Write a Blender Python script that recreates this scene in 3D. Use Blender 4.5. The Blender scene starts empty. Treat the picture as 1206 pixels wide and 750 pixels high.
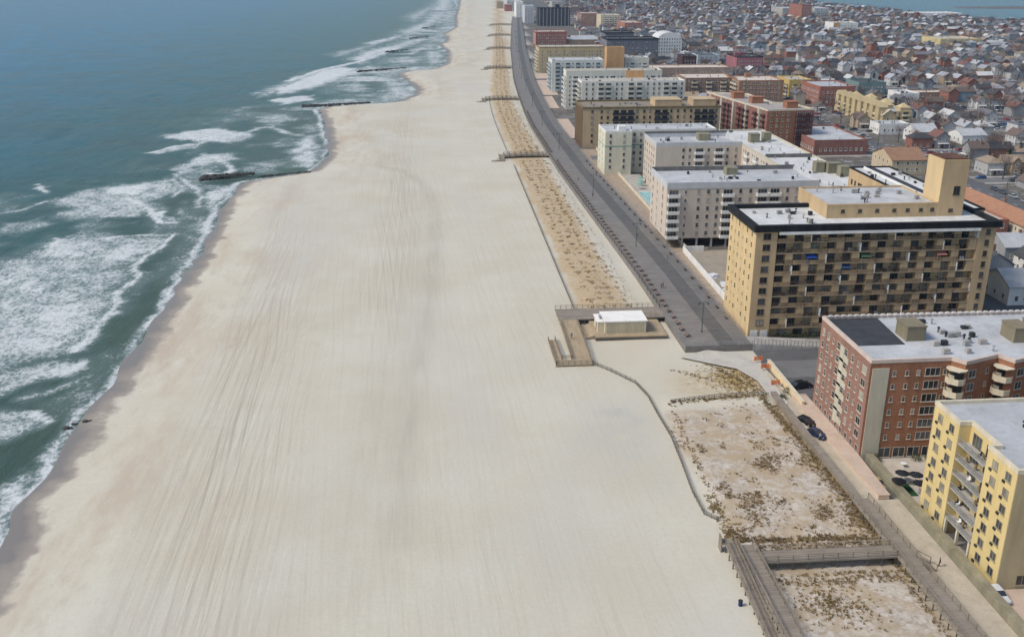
import bpy, math, random
import numpy as np
random.seed(7); R=random.random; U=random.uniform
S=bpy.context.scene
COL=S.collection
# ------------------------------------------------------------------ survey helpers
# camera 90 m up; world +Y runs along the shore, +X inland.  at() turns a sighting into a ground position
FX=1146.0; HC=90.0; TH=math.radians(20.13); AL=math.radians(4.6)
def at(u,v,z=0.0):
    a=(u-603)/FX; b=(375-v)/FX
    y=math.cos(TH)+b*math.sin(TH); zz=-math.sin(TH)+b*math.cos(TH)
    t=(z-HC)/zz; x=a*t; y=y*t
    return (x*math.cos(AL)+y*math.sin(AL), -x*math.sin(AL)+y*math.cos(AL))
def sight(X,Y,z):
    x=X*math.cos(AL)-Y*math.sin(AL); y=X*math.sin(AL)+Y*math.cos(AL); z-=HC
    d=y*math.cos(TH)-z*math.sin(TH); up=y*math.sin(TH)+z*math.cos(TH)
    if d<=1: return (-9999,9999)
    return (603+FX*x/d,375-FX*up/d)
def sstep(a,b,x):
    t=np.clip((x-a)/(b-a),0,1); return t*t*(3-2*t)
_rng=np.random.RandomState(3); _tab=_rng.rand(256,256)
def vnoise(x,y,sc=1.0):
    x=np.asarray(x,float)/sc; y=np.asarray(y,float)/sc
    xi=np.floor(x).astype(int); yi=np.floor(y).astype(int); fx=x-xi; fy=y-yi
    fx=fx*fx*(3-2*fx); fy=fy*fy*(3-2*fy)
    g=lambda i,j:_tab[i%256,j%256]
    return (g(xi,yi)*(1-fx)+g(xi+1,yi)*fx)*(1-fy)+(g(xi,yi+1)*(1-fx)+g(xi+1,yi+1)*fx)*fy
def fbm(x,y,sc,o=3):
    s=0;a=1;t=0
    for k in range(o):
        s=s+a*vnoise(np.asarray(x)+k*37.7,np.asarray(y)+k*11.3,sc/2**k); t+=a; a*=.55
    return s/t
# ------------------------------------------------------------------ materials
def newmat(name):
    m=bpy.data.materials.new(name); m.use_nodes=True
    nt=m.node_tree; return m,nt,nt.nodes['Principled BSDF']
def N(nt,t,**k):
    n=nt.nodes.new(t)
    for a,b in k.items():
        if a.startswith('i_'): n.inputs[a[2:]].default_value=b
        else: setattr(n,a,b)
    return n
def objcoord(nt,scale=(1,1,1),gen='Object'):
    tc=N(nt,'ShaderNodeTexCoord'); mp=N(nt,'ShaderNodeMapping'); mp.inputs['Scale'].default_value=scale
    nt.links.new(tc.outputs[gen],mp.inputs['Vector']); return mp.outputs['Vector']
def worldpos(nt,scale=(1,1,1)):
    g=N(nt,'ShaderNodeNewGeometry'); mp=N(nt,'ShaderNodeMapping'); mp.inputs['Scale'].default_value=scale
    nt.links.new(g.outputs['Position'],mp.inputs['Vector']); return mp.outputs['Vector']
def noise(nt,vec,scale,detail=3,rough=.55):
    n=N(nt,'ShaderNodeTexNoise'); n.inputs['Scale'].default_value=scale; n.inputs['Detail'].default_value=detail
    n.inputs['Roughness'].default_value=rough; nt.links.new(vec,n.inputs['Vector']); return n.outputs['Fac']
def mrange(nt,v,a,b,c=0.0,d=1.0,smooth=False):
    n=N(nt,'ShaderNodeMapRange'); n.clamp=True
    if smooth: n.interpolation_type='SMOOTHSTEP'
    for k,q in zip(('From Min','From Max','To Min','To Max'),(a,b,c,d)): n.inputs[k].default_value=q
    nt.links.new(v,n.inputs['Value']); return n.outputs['Result']
def mth(nt,op,a,b=None):
    n=N(nt,'ShaderNodeMath',operation=op)
    for i,q in enumerate((a,b)):
        if q is None: continue
        if isinstance(q,(int,float)): n.inputs[i].default_value=q
        else: nt.links.new(q,n.inputs[i])
    return n.outputs[0]
def mix(nt,f,a,b,bt='MIX'):
    n=N(nt,'ShaderNodeMix',data_type='RGBA',blend_type=bt)
    if isinstance(f,(int,float)): n.inputs[0].default_value=f
    else: nt.links.new(f,n.inputs[0])
    for i,q in ((6,a),(7,b)):
        if isinstance(q,tuple): n.inputs[i].default_value=(q[0],q[1],q[2],1)
        else: nt.links.new(q,n.inputs[i])
    return n.outputs[2]
def attr(nt,name):
    n=N(nt,'ShaderNodeAttribute'); n.attribute_name=name; return n
def bump(nt,bs,h,strength=.4,dist=.1):
    b=N(nt,'ShaderNodeBump'); b.inputs['Strength'].default_value=strength; b.inputs['Distance'].default_value=dist
    nt.links.new(h,b.inputs['Height']); nt.links.new(b.outputs[0],bs.inputs['Normal'])
def sRGB(r,g,b):
    f=lambda c:((c/255+.055)/1.055)**2.4 if c>10 else c/255/12.92
    return (f(r),f(g),f(b))
_M={}
def wallm(name,c,var=.16,rough=.9,sc=.35,streak=True,spec=.25):
    """plain painted / rendered / stone surface with weathering"""
    if name in _M: return _M[name]
    m,nt,bs=newmat(name)
    v=worldpos(nt,(1,1,.3 if streak else 1))
    n1=noise(nt,v,sc,5,.65); n2=noise(nt,worldpos(nt,(1,1,.12)),1.6,4,.7)
    f=mth(nt,'ADD',mth(nt,'MULTIPLY',n1,.7),mth(nt,'MULTIPLY',n2,.3))
    f=mrange(nt,f,.36,.64); var=var*1.5
    lo=tuple(x*(1-var) for x in c); hi=tuple(min(.9,x*(1+var*.7)) for x in c)
    nt.links.new(mix(nt,f,lo,hi),bs.inputs['Base Color'])
    bs.inputs['Roughness'].default_value=rough; bs.inputs['Specular IOR Level'].default_value=spec
    _M[name]=m; return m
def brickm(name,c,mortar=(.32,.27,.23)):
    if name in _M: return _M[name]
    m,nt,bs=newmat(name)
    g=N(nt,'ShaderNodeNewGeometry'); sx=N(nt,'ShaderNodeSeparateXYZ'); nt.links.new(g.outputs['Position'],sx.inputs[0])
    cb=N(nt,'ShaderNodeCombineXYZ'); nt.links.new(mth(nt,'ADD',sx.outputs[0],sx.outputs[1]),cb.inputs[0]); nt.links.new(sx.outputs[2],cb.inputs[1])
    br=N(nt,'ShaderNodeTexBrick'); br.inputs['Scale'].default_value=1; br.inputs['Brick Width'].default_value=.4; br.inputs['Row Height'].default_value=.14
    br.inputs['Mortar Size'].default_value=.012
    br.inputs['Color1'].default_value=(*[x*.82 for x in c],1); br.inputs['Color2'].default_value=(*[x*1.15 for x in c],1); br.inputs['Mortar'].default_value=(*mortar,1)
    nt.links.new(cb.outputs[0],br.inputs['Vector'])
    n1=noise(nt,worldpos(nt,(1,1,.4)),.3,5,.65)
    k=mrange(nt,n1,.3,.7,.78,1.15)
    cc=N(nt,'ShaderNodeCombineColor')
    for i in range(3): nt.links.new(k,cc.inputs[i])
    nt.links.new(mix(nt,1.0,br.outputs['Color'],cc.outputs[0],'MULTIPLY'),bs.inputs['Base Color'])
    bs.inputs['Roughness'].default_value=.9
    _M[name]=m; return m
def roofm(name,c,c2,sc=.12):
    if name in _M: return _M[name]
    m,nt,bs=newmat(name)
    v=worldpos(nt)
    n1=noise(nt,v,sc,6,.7); n2=noise(nt,v,1.3,4,.7); n3=noise(nt,worldpos(nt,(1,.25,1)),.5,3,.6)
    f=mrange(nt,n1,.36,.64)
    a=mix(nt,f,c,c2); a=mix(nt,mrange(nt,n2,.55,.75,0,.4),a,tuple(x*.5 for x in c))
    a=mix(nt,mrange(nt,n3,.58,.7,0,.25),a,tuple(min(.85,x*1.5) for x in c))
    n4=noise(nt,v,.28,5,.75); a=mix(nt,mrange(nt,n4,.52,.62,0,.28),a,tuple(x*.62 for x in c)); nt.links.new(a,bs.inputs['Base Color']); bs.inputs['Roughness'].default_value=.85
    _M[name]=m; return m
def objcol(name,kind):
    """paint whose colour is the object's own colour"""
    m,nt,bs=newmat(name)
    oi=N(nt,'ShaderNodeObjectInfo')
    if kind=='roof':
        v=worldpos(nt,(1,1,2)); f=mrange(nt,noise(nt,v,1.6,4,.7),.3,.7,.7,1.2)
    elif kind=='wall':
        f=mrange(nt,noise(nt,worldpos(nt,(1,1,.4)),.8,4,.7),.3,.7,.82,1.1)
    else: f=mrange(nt,noise(nt,worldpos(nt),1.5,2,.7),.3,.7,.93,1.04)
    cc=N(nt,'ShaderNodeCombineColor')
    for i in range(3): nt.links.new(f,cc.inputs[i])
    nt.links.new(mix(nt,1.0,oi.outputs['Color'],cc.outputs[0],'MULTIPLY'),bs.inputs['Base Color'])
    bs.inputs['Roughness'].default_value=.3 if kind=='car' else .88
    if kind=='car': bs.inputs['Coat Weight'].default_value=.5
    return m
def attrcol(name,an='col',rough=.9):
    m,nt,bs=newmat(name); a=attr(nt,an)
    f=mrange(nt,noise(nt,worldpos(nt),.9,4,.7),.3,.7,.75,1.15)
    cc=N(nt,'ShaderNodeCombineColor')
    for i in range(3): nt.links.new(f,cc.inputs[i])
    nt.links.new(mix(nt,1.0,a.outputs['Color'],cc.outputs[0],'MULTIPLY'),bs.inputs['Base Color']); bs.inputs['Roughness'].default_value=rough
    return m
def glassm(name,c,rough=.12):
    m,nt,bs=newmat(name); 
    f=mrange(nt,noise(nt,worldpos(nt),.45,2,.5),.35,.65)
    nt.links.new(mix(nt,f,tuple(x*.6 for x in c),tuple(min(1,x*1.5) for x in c)),bs.inputs['Base Color'])
    bs.inputs['Roughness'].default_value=rough; bs.inputs['Specular IOR Level'].default_value=.6
    _M[name]=m; return m
def plankm(name,c,axis=1,w=.16,var=.25):
    if name in _M: return _M[name]
    m,nt,bs=newmat(name)
    sc=[.15,.15,.15]; sc[axis]=1/w
    n1=noise(nt,worldpos(nt,tuple(sc)),1,2,.5); n2=noise(nt,worldpos(nt),.35,4,.7)
    f=mrange(nt,mth(nt,'ADD',mth(nt,'MULTIPLY',n1,.5),mth(nt,'MULTIPLY',n2,.5)),.35,.65)
    nt.links.new(mix(nt,f,tuple(x*(1-var) for x in c),tuple(x*(1+var) for x in c)),bs.inputs['Base Color']); bs.inputs['Roughness'].default_value=.85
    _M[name]=m; return m
M=lambda n:_M[n]
G1=glassm('glass_dark',(.03,.035,.04)); G2=glassm('glass_mid',(.075,.08,.085),.2); G3=glassm('glass_curtain',(.26,.24,.2),.5)
whitep=wallm('white_paint',(.72,.71,.68),.1); creamp=wallm('cream_paint',(.62,.55,.42),.12)
metal_dark=wallm('dark_metal',(.035,.038,.04),.3,.5,1.0); metal_grey=wallm('grey_metal',(.3,.3,.3),.2,.5,1.0)
brownrail=wallm('brown_rail',(.11,.08,.058),.3,.7)
concrete=wallm('concrete',(.4,.38,.35),.2); black=wallm('black_surface',(.016,.017,.019),.4,.8)
rubber=wallm('rubber',(.02,.02,.02),.2,.9)
HWALL=objcol('house_wall','wall'); HROOF=objcol('house_roof','roof'); CARP=objcol('car_paint','car')
# ------------------------------------------------------------------ mesh builder
ORG={}
class MB:
    def __init__(s): s.v=[];s.f=[];s.m=[];s.c=None
    def add(s,vs,fs,m=0):
        o=len(s.v); s.v+=vs; s.f+=[tuple(i+o for i in f) for f in fs]; s.m+=[m]*len(fs); return s
    def box(s,x0,x1,y0,y1,z0,z1,m=0):
        return s.add([(x0,y0,z0),(x1,y0,z0),(x1,y1,z0),(x0,y1,z0),(x0,y0,z1),(x1,y0,z1),(x1,y1,z1),(x0,y1,z1)],
          [(0,3,2,1),(4,5,6,7),(0,1,5,4),(1,2,6,5),(2,3,7,6),(3,0,4,7)],m)
    def bar(s,p,q,w,h=None,m=0):
        """square bar from p to q"""
        h=h or w; p=np.array(p,float); q=np.array(q,float); d=q-p; d/=np.linalg.norm(d)
        up=np.array((0,0,1.)) if abs(d[2])<.95 else np.array((0,1.,0))
        a=np.cross(d,up); a/=np.linalg.norm(a); b=np.cross(a,d)
        vs=[]
        for e in (p,q):
            for i,j in ((-1,-1),(1,-1),(1,1),(-1,1)): vs.append(tuple(e+a*i*w/2+b*j*h/2))
        return s.add(vs,[(3,2,1,0),(4,5,6,7),(0,1,5,4),(1,2,6,5),(2,3,7,6),(3,0,4,7)],m)
    def tube(s,p,q,r0,r1,n=6,m=0):
        p=np.array(p,float); q=np.array(q,float); d=q-p; d/=np.linalg.norm(d)
        up=np.array((0,0,1.)) if abs(d[2])<.95 else np.array((0,1.,0))
        a=np.cross(d,up); a/=np.linalg.norm(a); b=np.cross(a,d); vs=[]
        for e,r in ((p,r0),(q,r1)):
            for k in range(n):
                t=2*math.pi*k/n; vs.append(tuple(e+a*r*math.cos(t)+b*r*math.sin(t)))
        fs=[(k,(k+1)%n,n+(k+1)%n,n+k) for k in range(n)]+[tuple(range(n))[::-1],tuple(range(n,2*n))]
        return s.add(vs,fs,m)
    def prism(s,poly,z0,z1,m=0,mt=None,bottom=True):
        n=len(poly); vs=[(x,y,z0) for x,y in poly]+[(x,y,z1) for x,y in poly]
        s.add(vs,[(k,(k+1)%n,n+(k+1)%n,n+k) for k in range(n)],m)
        s.add(vs[n:],[tuple(range(n))],m if mt is None else mt)
        if bottom: s.add(vs[:n],[tuple(range(n))[::-1]],m)
        return s
    def build(s,name,mats,parent=None,**k):
        me=bpy.data.meshes.new(name); o0=ORG.get(parent.name,(0,0,0)) if parent else (0,0,0)
        me.from_pydata([(x-o0[0],y-o0[1],z-o0[2]) for x,y,z in s.v],[],s.f)
        if not isinstance(mats,(list,tuple)): mats=[mats]
        for m in mats: me.materials.append(m)
        if len(mats)>1: me.polygons.foreach_set('material_index',s.m)
        if s.c is not None:
            a=me.color_attributes.new('col','FLOAT_COLOR','CORNER'); arr=np.ones((len(me.loops),4),np.float32); i=0
            for f,c in zip(s.f,s.c): arr[i:i+len(f),:3]=c; i+=len(f)
            a.data.foreach_set('color',arr.ravel())
        me.update(); o=bpy.data.objects.new(name,me); COL.objects.link(o)
        if parent: o.parent=parent; ORG[o.name]=o0
        tag(o,**k); return o
def build_each(mb,name,mat,parent,cap=100):
    """every box of the builder becomes a part of its own"""
    n=len(mb.v)//8
    for i in range(min(n,cap)):
        q=MB(); q.add(mb.v[8*i:8*i+8],[tuple(j-8*i for j in f) for f in mb.f[6*i:6*i+6]]); q.build(name,mat,parent)
    if n>cap:
        q=MB(); q.add(mb.v[8*cap:],[tuple(j-8*cap for j in f) for f in mb.f[6*cap:]]); q.build(name,mat,parent,kind='stuff')
def tag(o,label=None,cat=None,group=None,kind=None):
    if label: o['label']=label
    if cat: o['category']=cat
    if group: o['group']=group
    if kind: o['kind']=kind
    return o
def thing(name,x,y,z,label,cat,group=None):
    o=bpy.data.objects.new(name,None); o.empty_display_size=.5; COL.objects.link(o); o.location=(x,y,z); ORG[o.name]=(x,y,z)
    return tag(o,label,cat,group)
def inst(name,me,parent,x,y,z,rz=0,color=None):
    o=bpy.data.objects.new(name,me); COL.objects.link(o)
    o0=ORG.get(parent.name,(0,0,0)); o.parent=parent; o.location=(x-o0[0],y-o0[1],z-o0[2]); o.rotation_euler=(0,0,rz)
    if color: o.color=(*color,1)
    return o
def sub(name,me,parent):
    o=bpy.data.objects.new(name,me); COL.objects.link(o); o.parent=parent; return o
def copy_tree(o,parent=None):
    c=o.copy(); COL.objects.link(c); c.parent=parent
    for ch in list(o.children): copy_tree(ch,c)
    return c
def meshdata(mb,name,mats):
    me=bpy.data.meshes.new(name); me.from_pydata(mb.v,[],mb.f)
    if not isinstance(mats,(list,tuple)): mats=[mats]
    for m in mats: me.materials.append(m)
    if len(mats)>1: me.polygons.foreach_set('material_index',mb.m)
    me.update(); return me
def inset(poly,d):
    n=len(poly); out=[]
    for i in range(n):
        p0=np.array(poly[i-1],float);p1=np.array(poly[i],float);p2=np.array(poly[(i+1)%n],float)
        a=p1-p0;a/=np.linalg.norm(a); b=p2-p1;b/=np.linalg.norm(b)
        na=np.array((-a[1],a[0])); nb=np.array((-b[1],b[0])); k=na+nb; k=k/max(.25,(k@k)/2)
        out.append(tuple(p1+k*d))
    return out
def ring(mb,poly,z0,z1,t,m=0,out=0.0):
    """parapet ring of thickness t following a ccw outline"""
    a=inset(poly,-out) if out else poly; b=inset(poly,t); n=len(a)
    vs=[(x,y,z0) for x,y in a]+[(x,y,z1) for x,y in a]+[(x,y,z0) for x,y in b]+[(x,y,z1) for x,y in b]
    fs=[]
    for k in range(n):
        j=(k+1)%n
        fs+=[(k,j,n+j,n+k),(n+k,n+j,3*n+j,3*n+k),(3*n+k,3*n+j,2*n+j,2*n+k),(2*n+k,2*n+j,j,k)]
    mb.add(vs,fs,m)
# ------------------------------------------------------------------ windows and balconies
WM={}
def winmesh(w,h,framem,kind,glass):
    key=(w,h,framem.name,kind,glass.name)
    if key in WM: return WM[key]
    f=MB(); t=.09
    f.box(-w/2,w/2,-.07,0,-t,0); f.box(-w/2,w/2,-.07,0,h-t,h); f.box(-w/2,-w/2+t,-.07,0,0,h-t); f.box(w/2-t,w/2,-.07,0,0,h-t)
    if kind in('d','t'):
        k=2 if kind=='d' else 3
        for i in range(1,k): f.box(-w/2+w*i/k-.04,-w/2+w*i/k+.04,-.06,0,0,h-t)
    if kind=='s': f.box(-w/2+t,w/2-t,-.05,0,h*.48,h*.48+.06)
    f.box(-w/2-.12,w/2+.12,-.16,0,-t-.1,-t)
    g=MB(); g.box(-w/2+t,w/2-t,-.025,-.002,0,h-t)
    WM[key]=(meshdata(f,'window',framem),meshdata(g,'pane',glass)); return WM[key]
_one={}
def onemesh(w,h,framem,kind,glass):
    key=(w,h,framem.name,kind,glass.name)
    if key in _one: return _one[key]
    fm,gm=winmesh(w,h,framem,kind,glass); mb=MB()
    mb.add([tuple(v.co) for v in fm.vertices],[tuple(p.vertices) for p in fm.polygons],0)
    mb.add([tuple(v.co) for v in gm.vertices],[tuple(p.vertices) for p in gm.polygons],1)
    _one[key]=(meshdata(mb,'window',[framem,glass]),mb); return _one[key]
class Facades:
    """collects windows and balconies of one building; the hundred that show largest become parts, the rest one part"""
    def __init__(s,root,detail=True,framem=None,cap=100): s.root=root;s.w=[];s.b=[];s.detail=detail;s.fm=framem or whitep;s.cap=cap
    def win(s,x,y,z,rz,w=1.3,h=1.5,kind='s',glass=None,framem=None):
        glass=glass or random.choice((G1,G1,G2,G3)); s.w.append((x,y,z,rz,w,h,kind,glass,framem or s.fm))
    def facade(s,p0,p1,z0,fh,n,cols,wall=None,skip=None):
        dx,dy=p1[0]-p0[0],p1[1]-p0[1]; L=math.hypot(dx,dy); dx/=L;dy/=L; rz=math.atan2(dy,dx)
        for t,k in cols:
            for f in range(n):
                if skip and skip(f,t,k): continue
                x=p0[0]+dx*t; y=p0[1]+dy*t; z=z0+f*fh
                if k=='w': s.win(x,y,z+.95,rz,1.1,1.4,'s')
                elif k=='d': s.win(x,y,z+.9,rz,1.9,1.5,'d')
                elif k=='t': s.win(x,y,z+.9,rz,3.0,1.6,'t')
                elif k=='n': s.win(x,y,z+1.1,rz,.7,1.0,'s')
                elif k[0]=='b':
                    wd=float(k[1:] or 4)
                    s.win(x,y,z+.1,rz,wd-.9,2.15,'t',random.choice((G1,G1,G2)))
                    s.b.append((x,y,z,rz,wd))
    def flush(s,slabm=None,railm=None,railkind='panel',depth=1.3):
        cam=np.array((0,0,90.))
        dist=lambda q:(q[0])**2+q[1]**2+(q[2]-90)**2
        s.w.sort(key=dist); s.b.sort(key=dist)
        for i,(x,y,z,rz,w,h,kind,gl,fm) in enumerate(s.w[:s.cap]):
            if s.detail:
                a,b=winmesh(w,h,fm,kind,gl); o=inst('window',a,s.root,x,y,z,rz); sub('pane',b,o)
            else: inst('window',onemesh(w,h,fm,kind,gl)[0],s.root,x,y,z,rz)
        rest=s.w[s.cap:]
        if rest:
            mb=MB(); mats=[]
            for (x,y,z,rz,w,h,kind,gl,fm) in rest:
                src=onemesh(w,h,fm,kind,gl)[1]; c,sn=math.cos(rz),math.sin(rz)
                for m in (fm,gl):
                    if m not in mats: mats.append(m)
                o=len(mb.v); mb.v+=[(x+a*c-b*sn,y+a*sn+b*c,z+e) for a,b,e in src.v]
                mb.f+=[tuple(i+o for i in f) for f in src.f]; mb.m+=[mats.index(fm if q==0 else gl) for q in src.m]
            mb.build('window',mats,s.root,kind='stuff')
        if s.b:
            slabm=slabm or whitep; railm=railm or whitep; cache={}
            allb=s.b
            for (x,y,z,rz,wd) in allb[:s.cap]:
                if wd not in cache:
                    sl=MB().box(-wd/2,wd/2,-depth,0,-.12,.08); rl=MB()
                    railgeo(rl,wd,depth,railkind)
                    cache[wd]=(meshdata(sl,'balcony',slabm),meshdata(rl,'railing',railm))
                a,b=cache[wd]; o=inst('balcony',a,s.root,x,y,z,rz); sub('railing',b,o)
            if allb[s.cap:]:
                mb=MB()
                for (x,y,z,rz,wd) in allb[s.cap:]:
                    t=MB().box(-wd/2,wd/2,-depth,0,-.12,.08); k=len(t.f); railgeo(t,wd,depth,railkind); c,sn=math.cos(rz),math.sin(rz)
                    o=len(mb.v); mb.v+=[(x+a*c-b*sn,y+a*sn+b*c,z+e) for a,b,e in t.v]
                    mb.f+=[tuple(i+o for i in f) for f in t.f]; mb.m+=[0]*k+[1]*(len(t.f)-k)
                mb.build('balcony',[slabm,railm],s.root,kind='stuff')
def railgeo(rl,wd,depth,kind):
    if kind=='panel':
        rl.box(-wd/2,wd/2,-depth,-depth+.1,.081,1.05); rl.box(-wd/2,-wd/2+.1,-depth+.1,-.01,.081,1.05); rl.box(wd/2-.1,wd/2,-depth+.1,-.01,.081,1.05)
    else:
        rl.box(-wd/2,wd/2,-depth,-depth+.07,1.0,1.1)
        rl.box(-wd/2,wd/2,-depth+.01,-depth+.06,.12,.18)
        n=max(2,int(wd/.3))
        for i in range(n+1):
            x=-wd/2+wd*i/n; rl.box(x-.03 if i else x,x+.03 if i<n else x,-depth+.015,-depth+.055,.181,.999)
        for sgn in (-1,1):
            x0=sgn*wd/2; rl.box(min(x0,x0-sgn*.06),max(x0,x0-sgn*.06),-depth+.071,-.01,1.0,1.09)
LAND=[]   # (label phrase, X, Y, top z) for telling houses and trees where they stand
FOOT=[]   # footprints
def body(root,poly,h,wallmat,roofmat,parm=None,par=.9,pt=.35,z0=-.3,out=0):
    b=MB(); b.prism(poly,z0,h-par); w=b.build('wall',wallmat,root)
    r=MB(); ip=inset(poly,pt+.003); r.prism(ip,h-par+.004,h-par+.06); ro=r.build('roof',roofmat,root)
    p=MB(); ring(p,poly,h-par+.002,h,pt,0,out); p.build('parapet',parm or wallmat,root)
    xs=[p[0] for p in poly]; ys=[p[1] for p in poly]; FOOT.append((min(xs)-2,max(xs)+2,min(ys)-2,max(ys)+2)); return ro
def clutter(root,x0,x1,y0,y1,z,n,mat=None,big=0):
    """vents, pipes and air conditioning units on a flat roof"""
    for i in range(int(n*1.6)):
        x,y=U(x0,x1),U(y0,y1)
        if R()<.5:
            m=MB(); m.tube((x,y,z),(x,y,z+U(.5,1.1)),.18,.18,8); m.tube((x,y,z+.9),(x,y,z+1.15),.32,.25,8); m.build('roof_vent',random.choice((metal_grey,metal_dark)),root)
        else:
            a=U(.3,.75); m=MB(); m.box(x-a,x+a,y-.45,y+.45,z+.15,z+U(.6,1.1)); m.box(x-a+.08,x+a-.08,y-.35,y+.35,z,z+.149); m.build('air_conditioner',random.choice((metal_grey,concrete,metal_dark)),root)
    for i in range(big):
        x,y=U(x0,x1),U(y0,y1); m=MB(); m.box(x-2,x+2,y-1.6,y+1.6,z,z+2.6); m.box(x-2.2,x+2.2,y-1.8,y+1.8,z+2.601,z+2.75); m.build('stair_house',mat or concrete,root)
# roof materials
rf_grey=roofm('roof_grey',(.36,.37,.38),(.46,.47,.49)); rf_white=roofm('roof_white',(.50,.50,.49),(.66,.66,.64)); rf_lgrey=roofm('roof_light_grey',(.38,.39,.40),(.52,.53,.54))
rf_dark=roofm('roof_dark',(.05,.052,.055),(.08,.08,.085)); rf_tan=roofm('roof_tan',(.42,.37,.3),(.5,.45,.38)); rf_black=roofm('roof_black',(.028,.03,.034),(.05,.052,.06),.3)

# ================================================================== GROUND
SEA=-1.2
shpx=[(0,655),(20,600),(50,565),(100,490),(160,410),(210,335),(240,290),(262,240),(285,216)]
sh=[at(u,v,SEA) for u,v in shpx]
sh=[(-74,60),(-73,110)]+sh+[(-82,434),(-57,452),(-54,470),(-54.5,500),(-58,540),(-67,606),(-76,655),(-70,668),(-40,678),(-23,690),(-13,730),(-12,760),(-22,820),(-30,872),(-20,890),(2,905),(14,960),(17,1080),(8,1185),(16,1210),(20,1300),(14,1345),(36,1500),(42,1768),(60,2200),(75,2600),(140,4000),(200,7000)]
sh.sort(key=lambda p:p[1]); SHY=np.array([p[1] for p in sh]); SHX=np.array([p[0] for p in sh])
def shoreX(Y): return np.interp(Y,SHY,SHX)
def bend(Y):
    Y=np.asarray(Y,float); t=np.clip((Y-560)/200,0,None)
    return np.where(Y<560,0,np.where(Y<760,6.6*t*t,6.6+(Y-760)*.066))
_BY=[0,200,280,360,436,560,610,700,801,1100,1560,3000]; _BV=[1.5,1.5,1.2,-.8,-2.5,-2.8,-1.6,2,6.8,28,66,190]
def bw(Y): return np.interp(np.asarray(Y,float),_BY,_BV)
bay_line=[at(u,v,0) for u,v in ((925,1),(960,5),(1010,11),(1060,16.5),(1206,27))]
BX=np.array([p[0] for p in bay_line]+[1500]); BY=np.array([p[1] for p in bay_line]+[1050])
# bay lies beyond this line (far side)
def bayd(X,Y):  # positive inside the bay (metres)
    yb=np.interp(X,BX,BY,left=9000); return np.where(X<BX[0]-0,-500,(Y-yb))
def gz(X,Y):
    X=np.asarray(X,float);Y=np.asarray(Y,float)
    d=X-shoreX(Y)+ (fbm(X,Y,14,2)-.5)*6*np.exp(-np.abs(X-shoreX(Y))/25)
    z=np.clip(SEA+.06*d,-6,0); z=z*1.0
    inl=sstep(24,40,d)*(1-sstep(54,58,X-bend(Y)))
    z=z+inl*(fbm(X,Y*.5,18,3)-.5)*.25
    # dunes
    dn=sstep(46,50,X)*(1-sstep(70,72.5,X))*sstep(80,92,Y)*(1-sstep(186,196,Y))
    z=z+dn*(.15+ .9*fbm(X,Y,7,4)*.9)
    # trough under the crossing walkway
    z=z-dn*.7*np.exp(-((Y-127.5)/3.0)**2)
    pl=sstep(38,42,X-bend(Y))*(1-sstep(54,57,X-bend(Y)))*sstep(248,256,Y)
    z=z+pl*(.1+.5*fbm(X,Y,5,3))
    b=bayd(X,Y); z=np.where(b>-10,np.clip(-b*.2,-6,z),z)
    isl=((X-1260)/200)**2+((Y-2050)/70)**2
    z=np.where(isl<1,.2*(1-isl)*6-1.3,z)
    return z
def axis(segs):
    out=[]
    for a,b,s in segs:
        n=max(1,int(round((b-a)/s))); out+=list(np.linspace(a,b,n,endpoint=False))
    out.append(segs[-1][1]); return np.array(out)
def sheet(name,xs,ys,zf,mat,attrs=None,**k):
    XX,YY=np.meshgrid(xs,ys); ZZ=zf(XX,YY); nx,ny=len(xs),len(ys)
    co=np.stack([XX.ravel(),YY.ravel(),ZZ.ravel()],1)
    i=np.arange(nx*ny).reshape(ny,nx); q=np.stack([i[:-1,:-1],i[:-1,1:],i[1:,1:],i[1:,:-1]],-1).reshape(-1,4)
    me=bpy.data.meshes.new(name); me.vertices.add(len(co)); me.vertices.foreach_set('co',co.ravel().astype(np.float32))
    me.loops.add(q.size); me.loops.foreach_set('vertex_index',q.ravel().astype(np.int32))
    me.polygons.add(len(q)); me.polygons.foreach_set('loop_start',np.arange(0,q.size,4,dtype=np.int32))
    me.update(calc_edges=True); me.validate()
    me.polygons.foreach_set('use_smooth',np.ones(len(me.polygons),bool))
    for an,fn in (attrs or {}).items():
        a=me.attributes.new(an,'FLOAT','POINT'); a.data.foreach_set('value',fn(XX,YY).ravel().astype(np.float32))
    me.materials.append(mat); o=bpy.data.objects.new(name,me); COL.objects.link(o); tag(o,**k); return o
# ---- ground material
gm,nt,bs=newmat('ground_surface')
P1=worldpos(nt); ds=attr(nt,'shore').outputs['Fac']; dune=attr(nt,'dune').outputs['Fac']; city=attr(nt,'city').outputs['Fac']; plant=attr(nt,'plant').outputs['Fac']; trk=attr(nt,'track').outputs['Fac']; gld=attr(nt,'golden').outputs['Fac']
sx=N(nt,'ShaderNodeSeparateXYZ'); g_=N(nt,'ShaderNodeNewGeometry'); nt.links.new(g_.outputs['Position'],sx.inputs[0])
nA=noise(nt,P1,.03,6,.65); nB=noise(nt,worldpos(nt,(.12,.035,1)),.6,6,.7); nC=noise(nt,P1,1.1,5,.75)
base=mix(nt,mrange(nt,nA,.38,.62),(.535,.49,.39),(.575,.545,.455))
# warm mottling on the seaward half
mott=mth(nt,'MULTIPLY',mrange(nt,nB,.46,.64),mrange(nt,ds,55,8,0,1))
base=mix(nt,mth(nt,'MULTIPLY',mott,.8),base,(.44,.36,.27))
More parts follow.
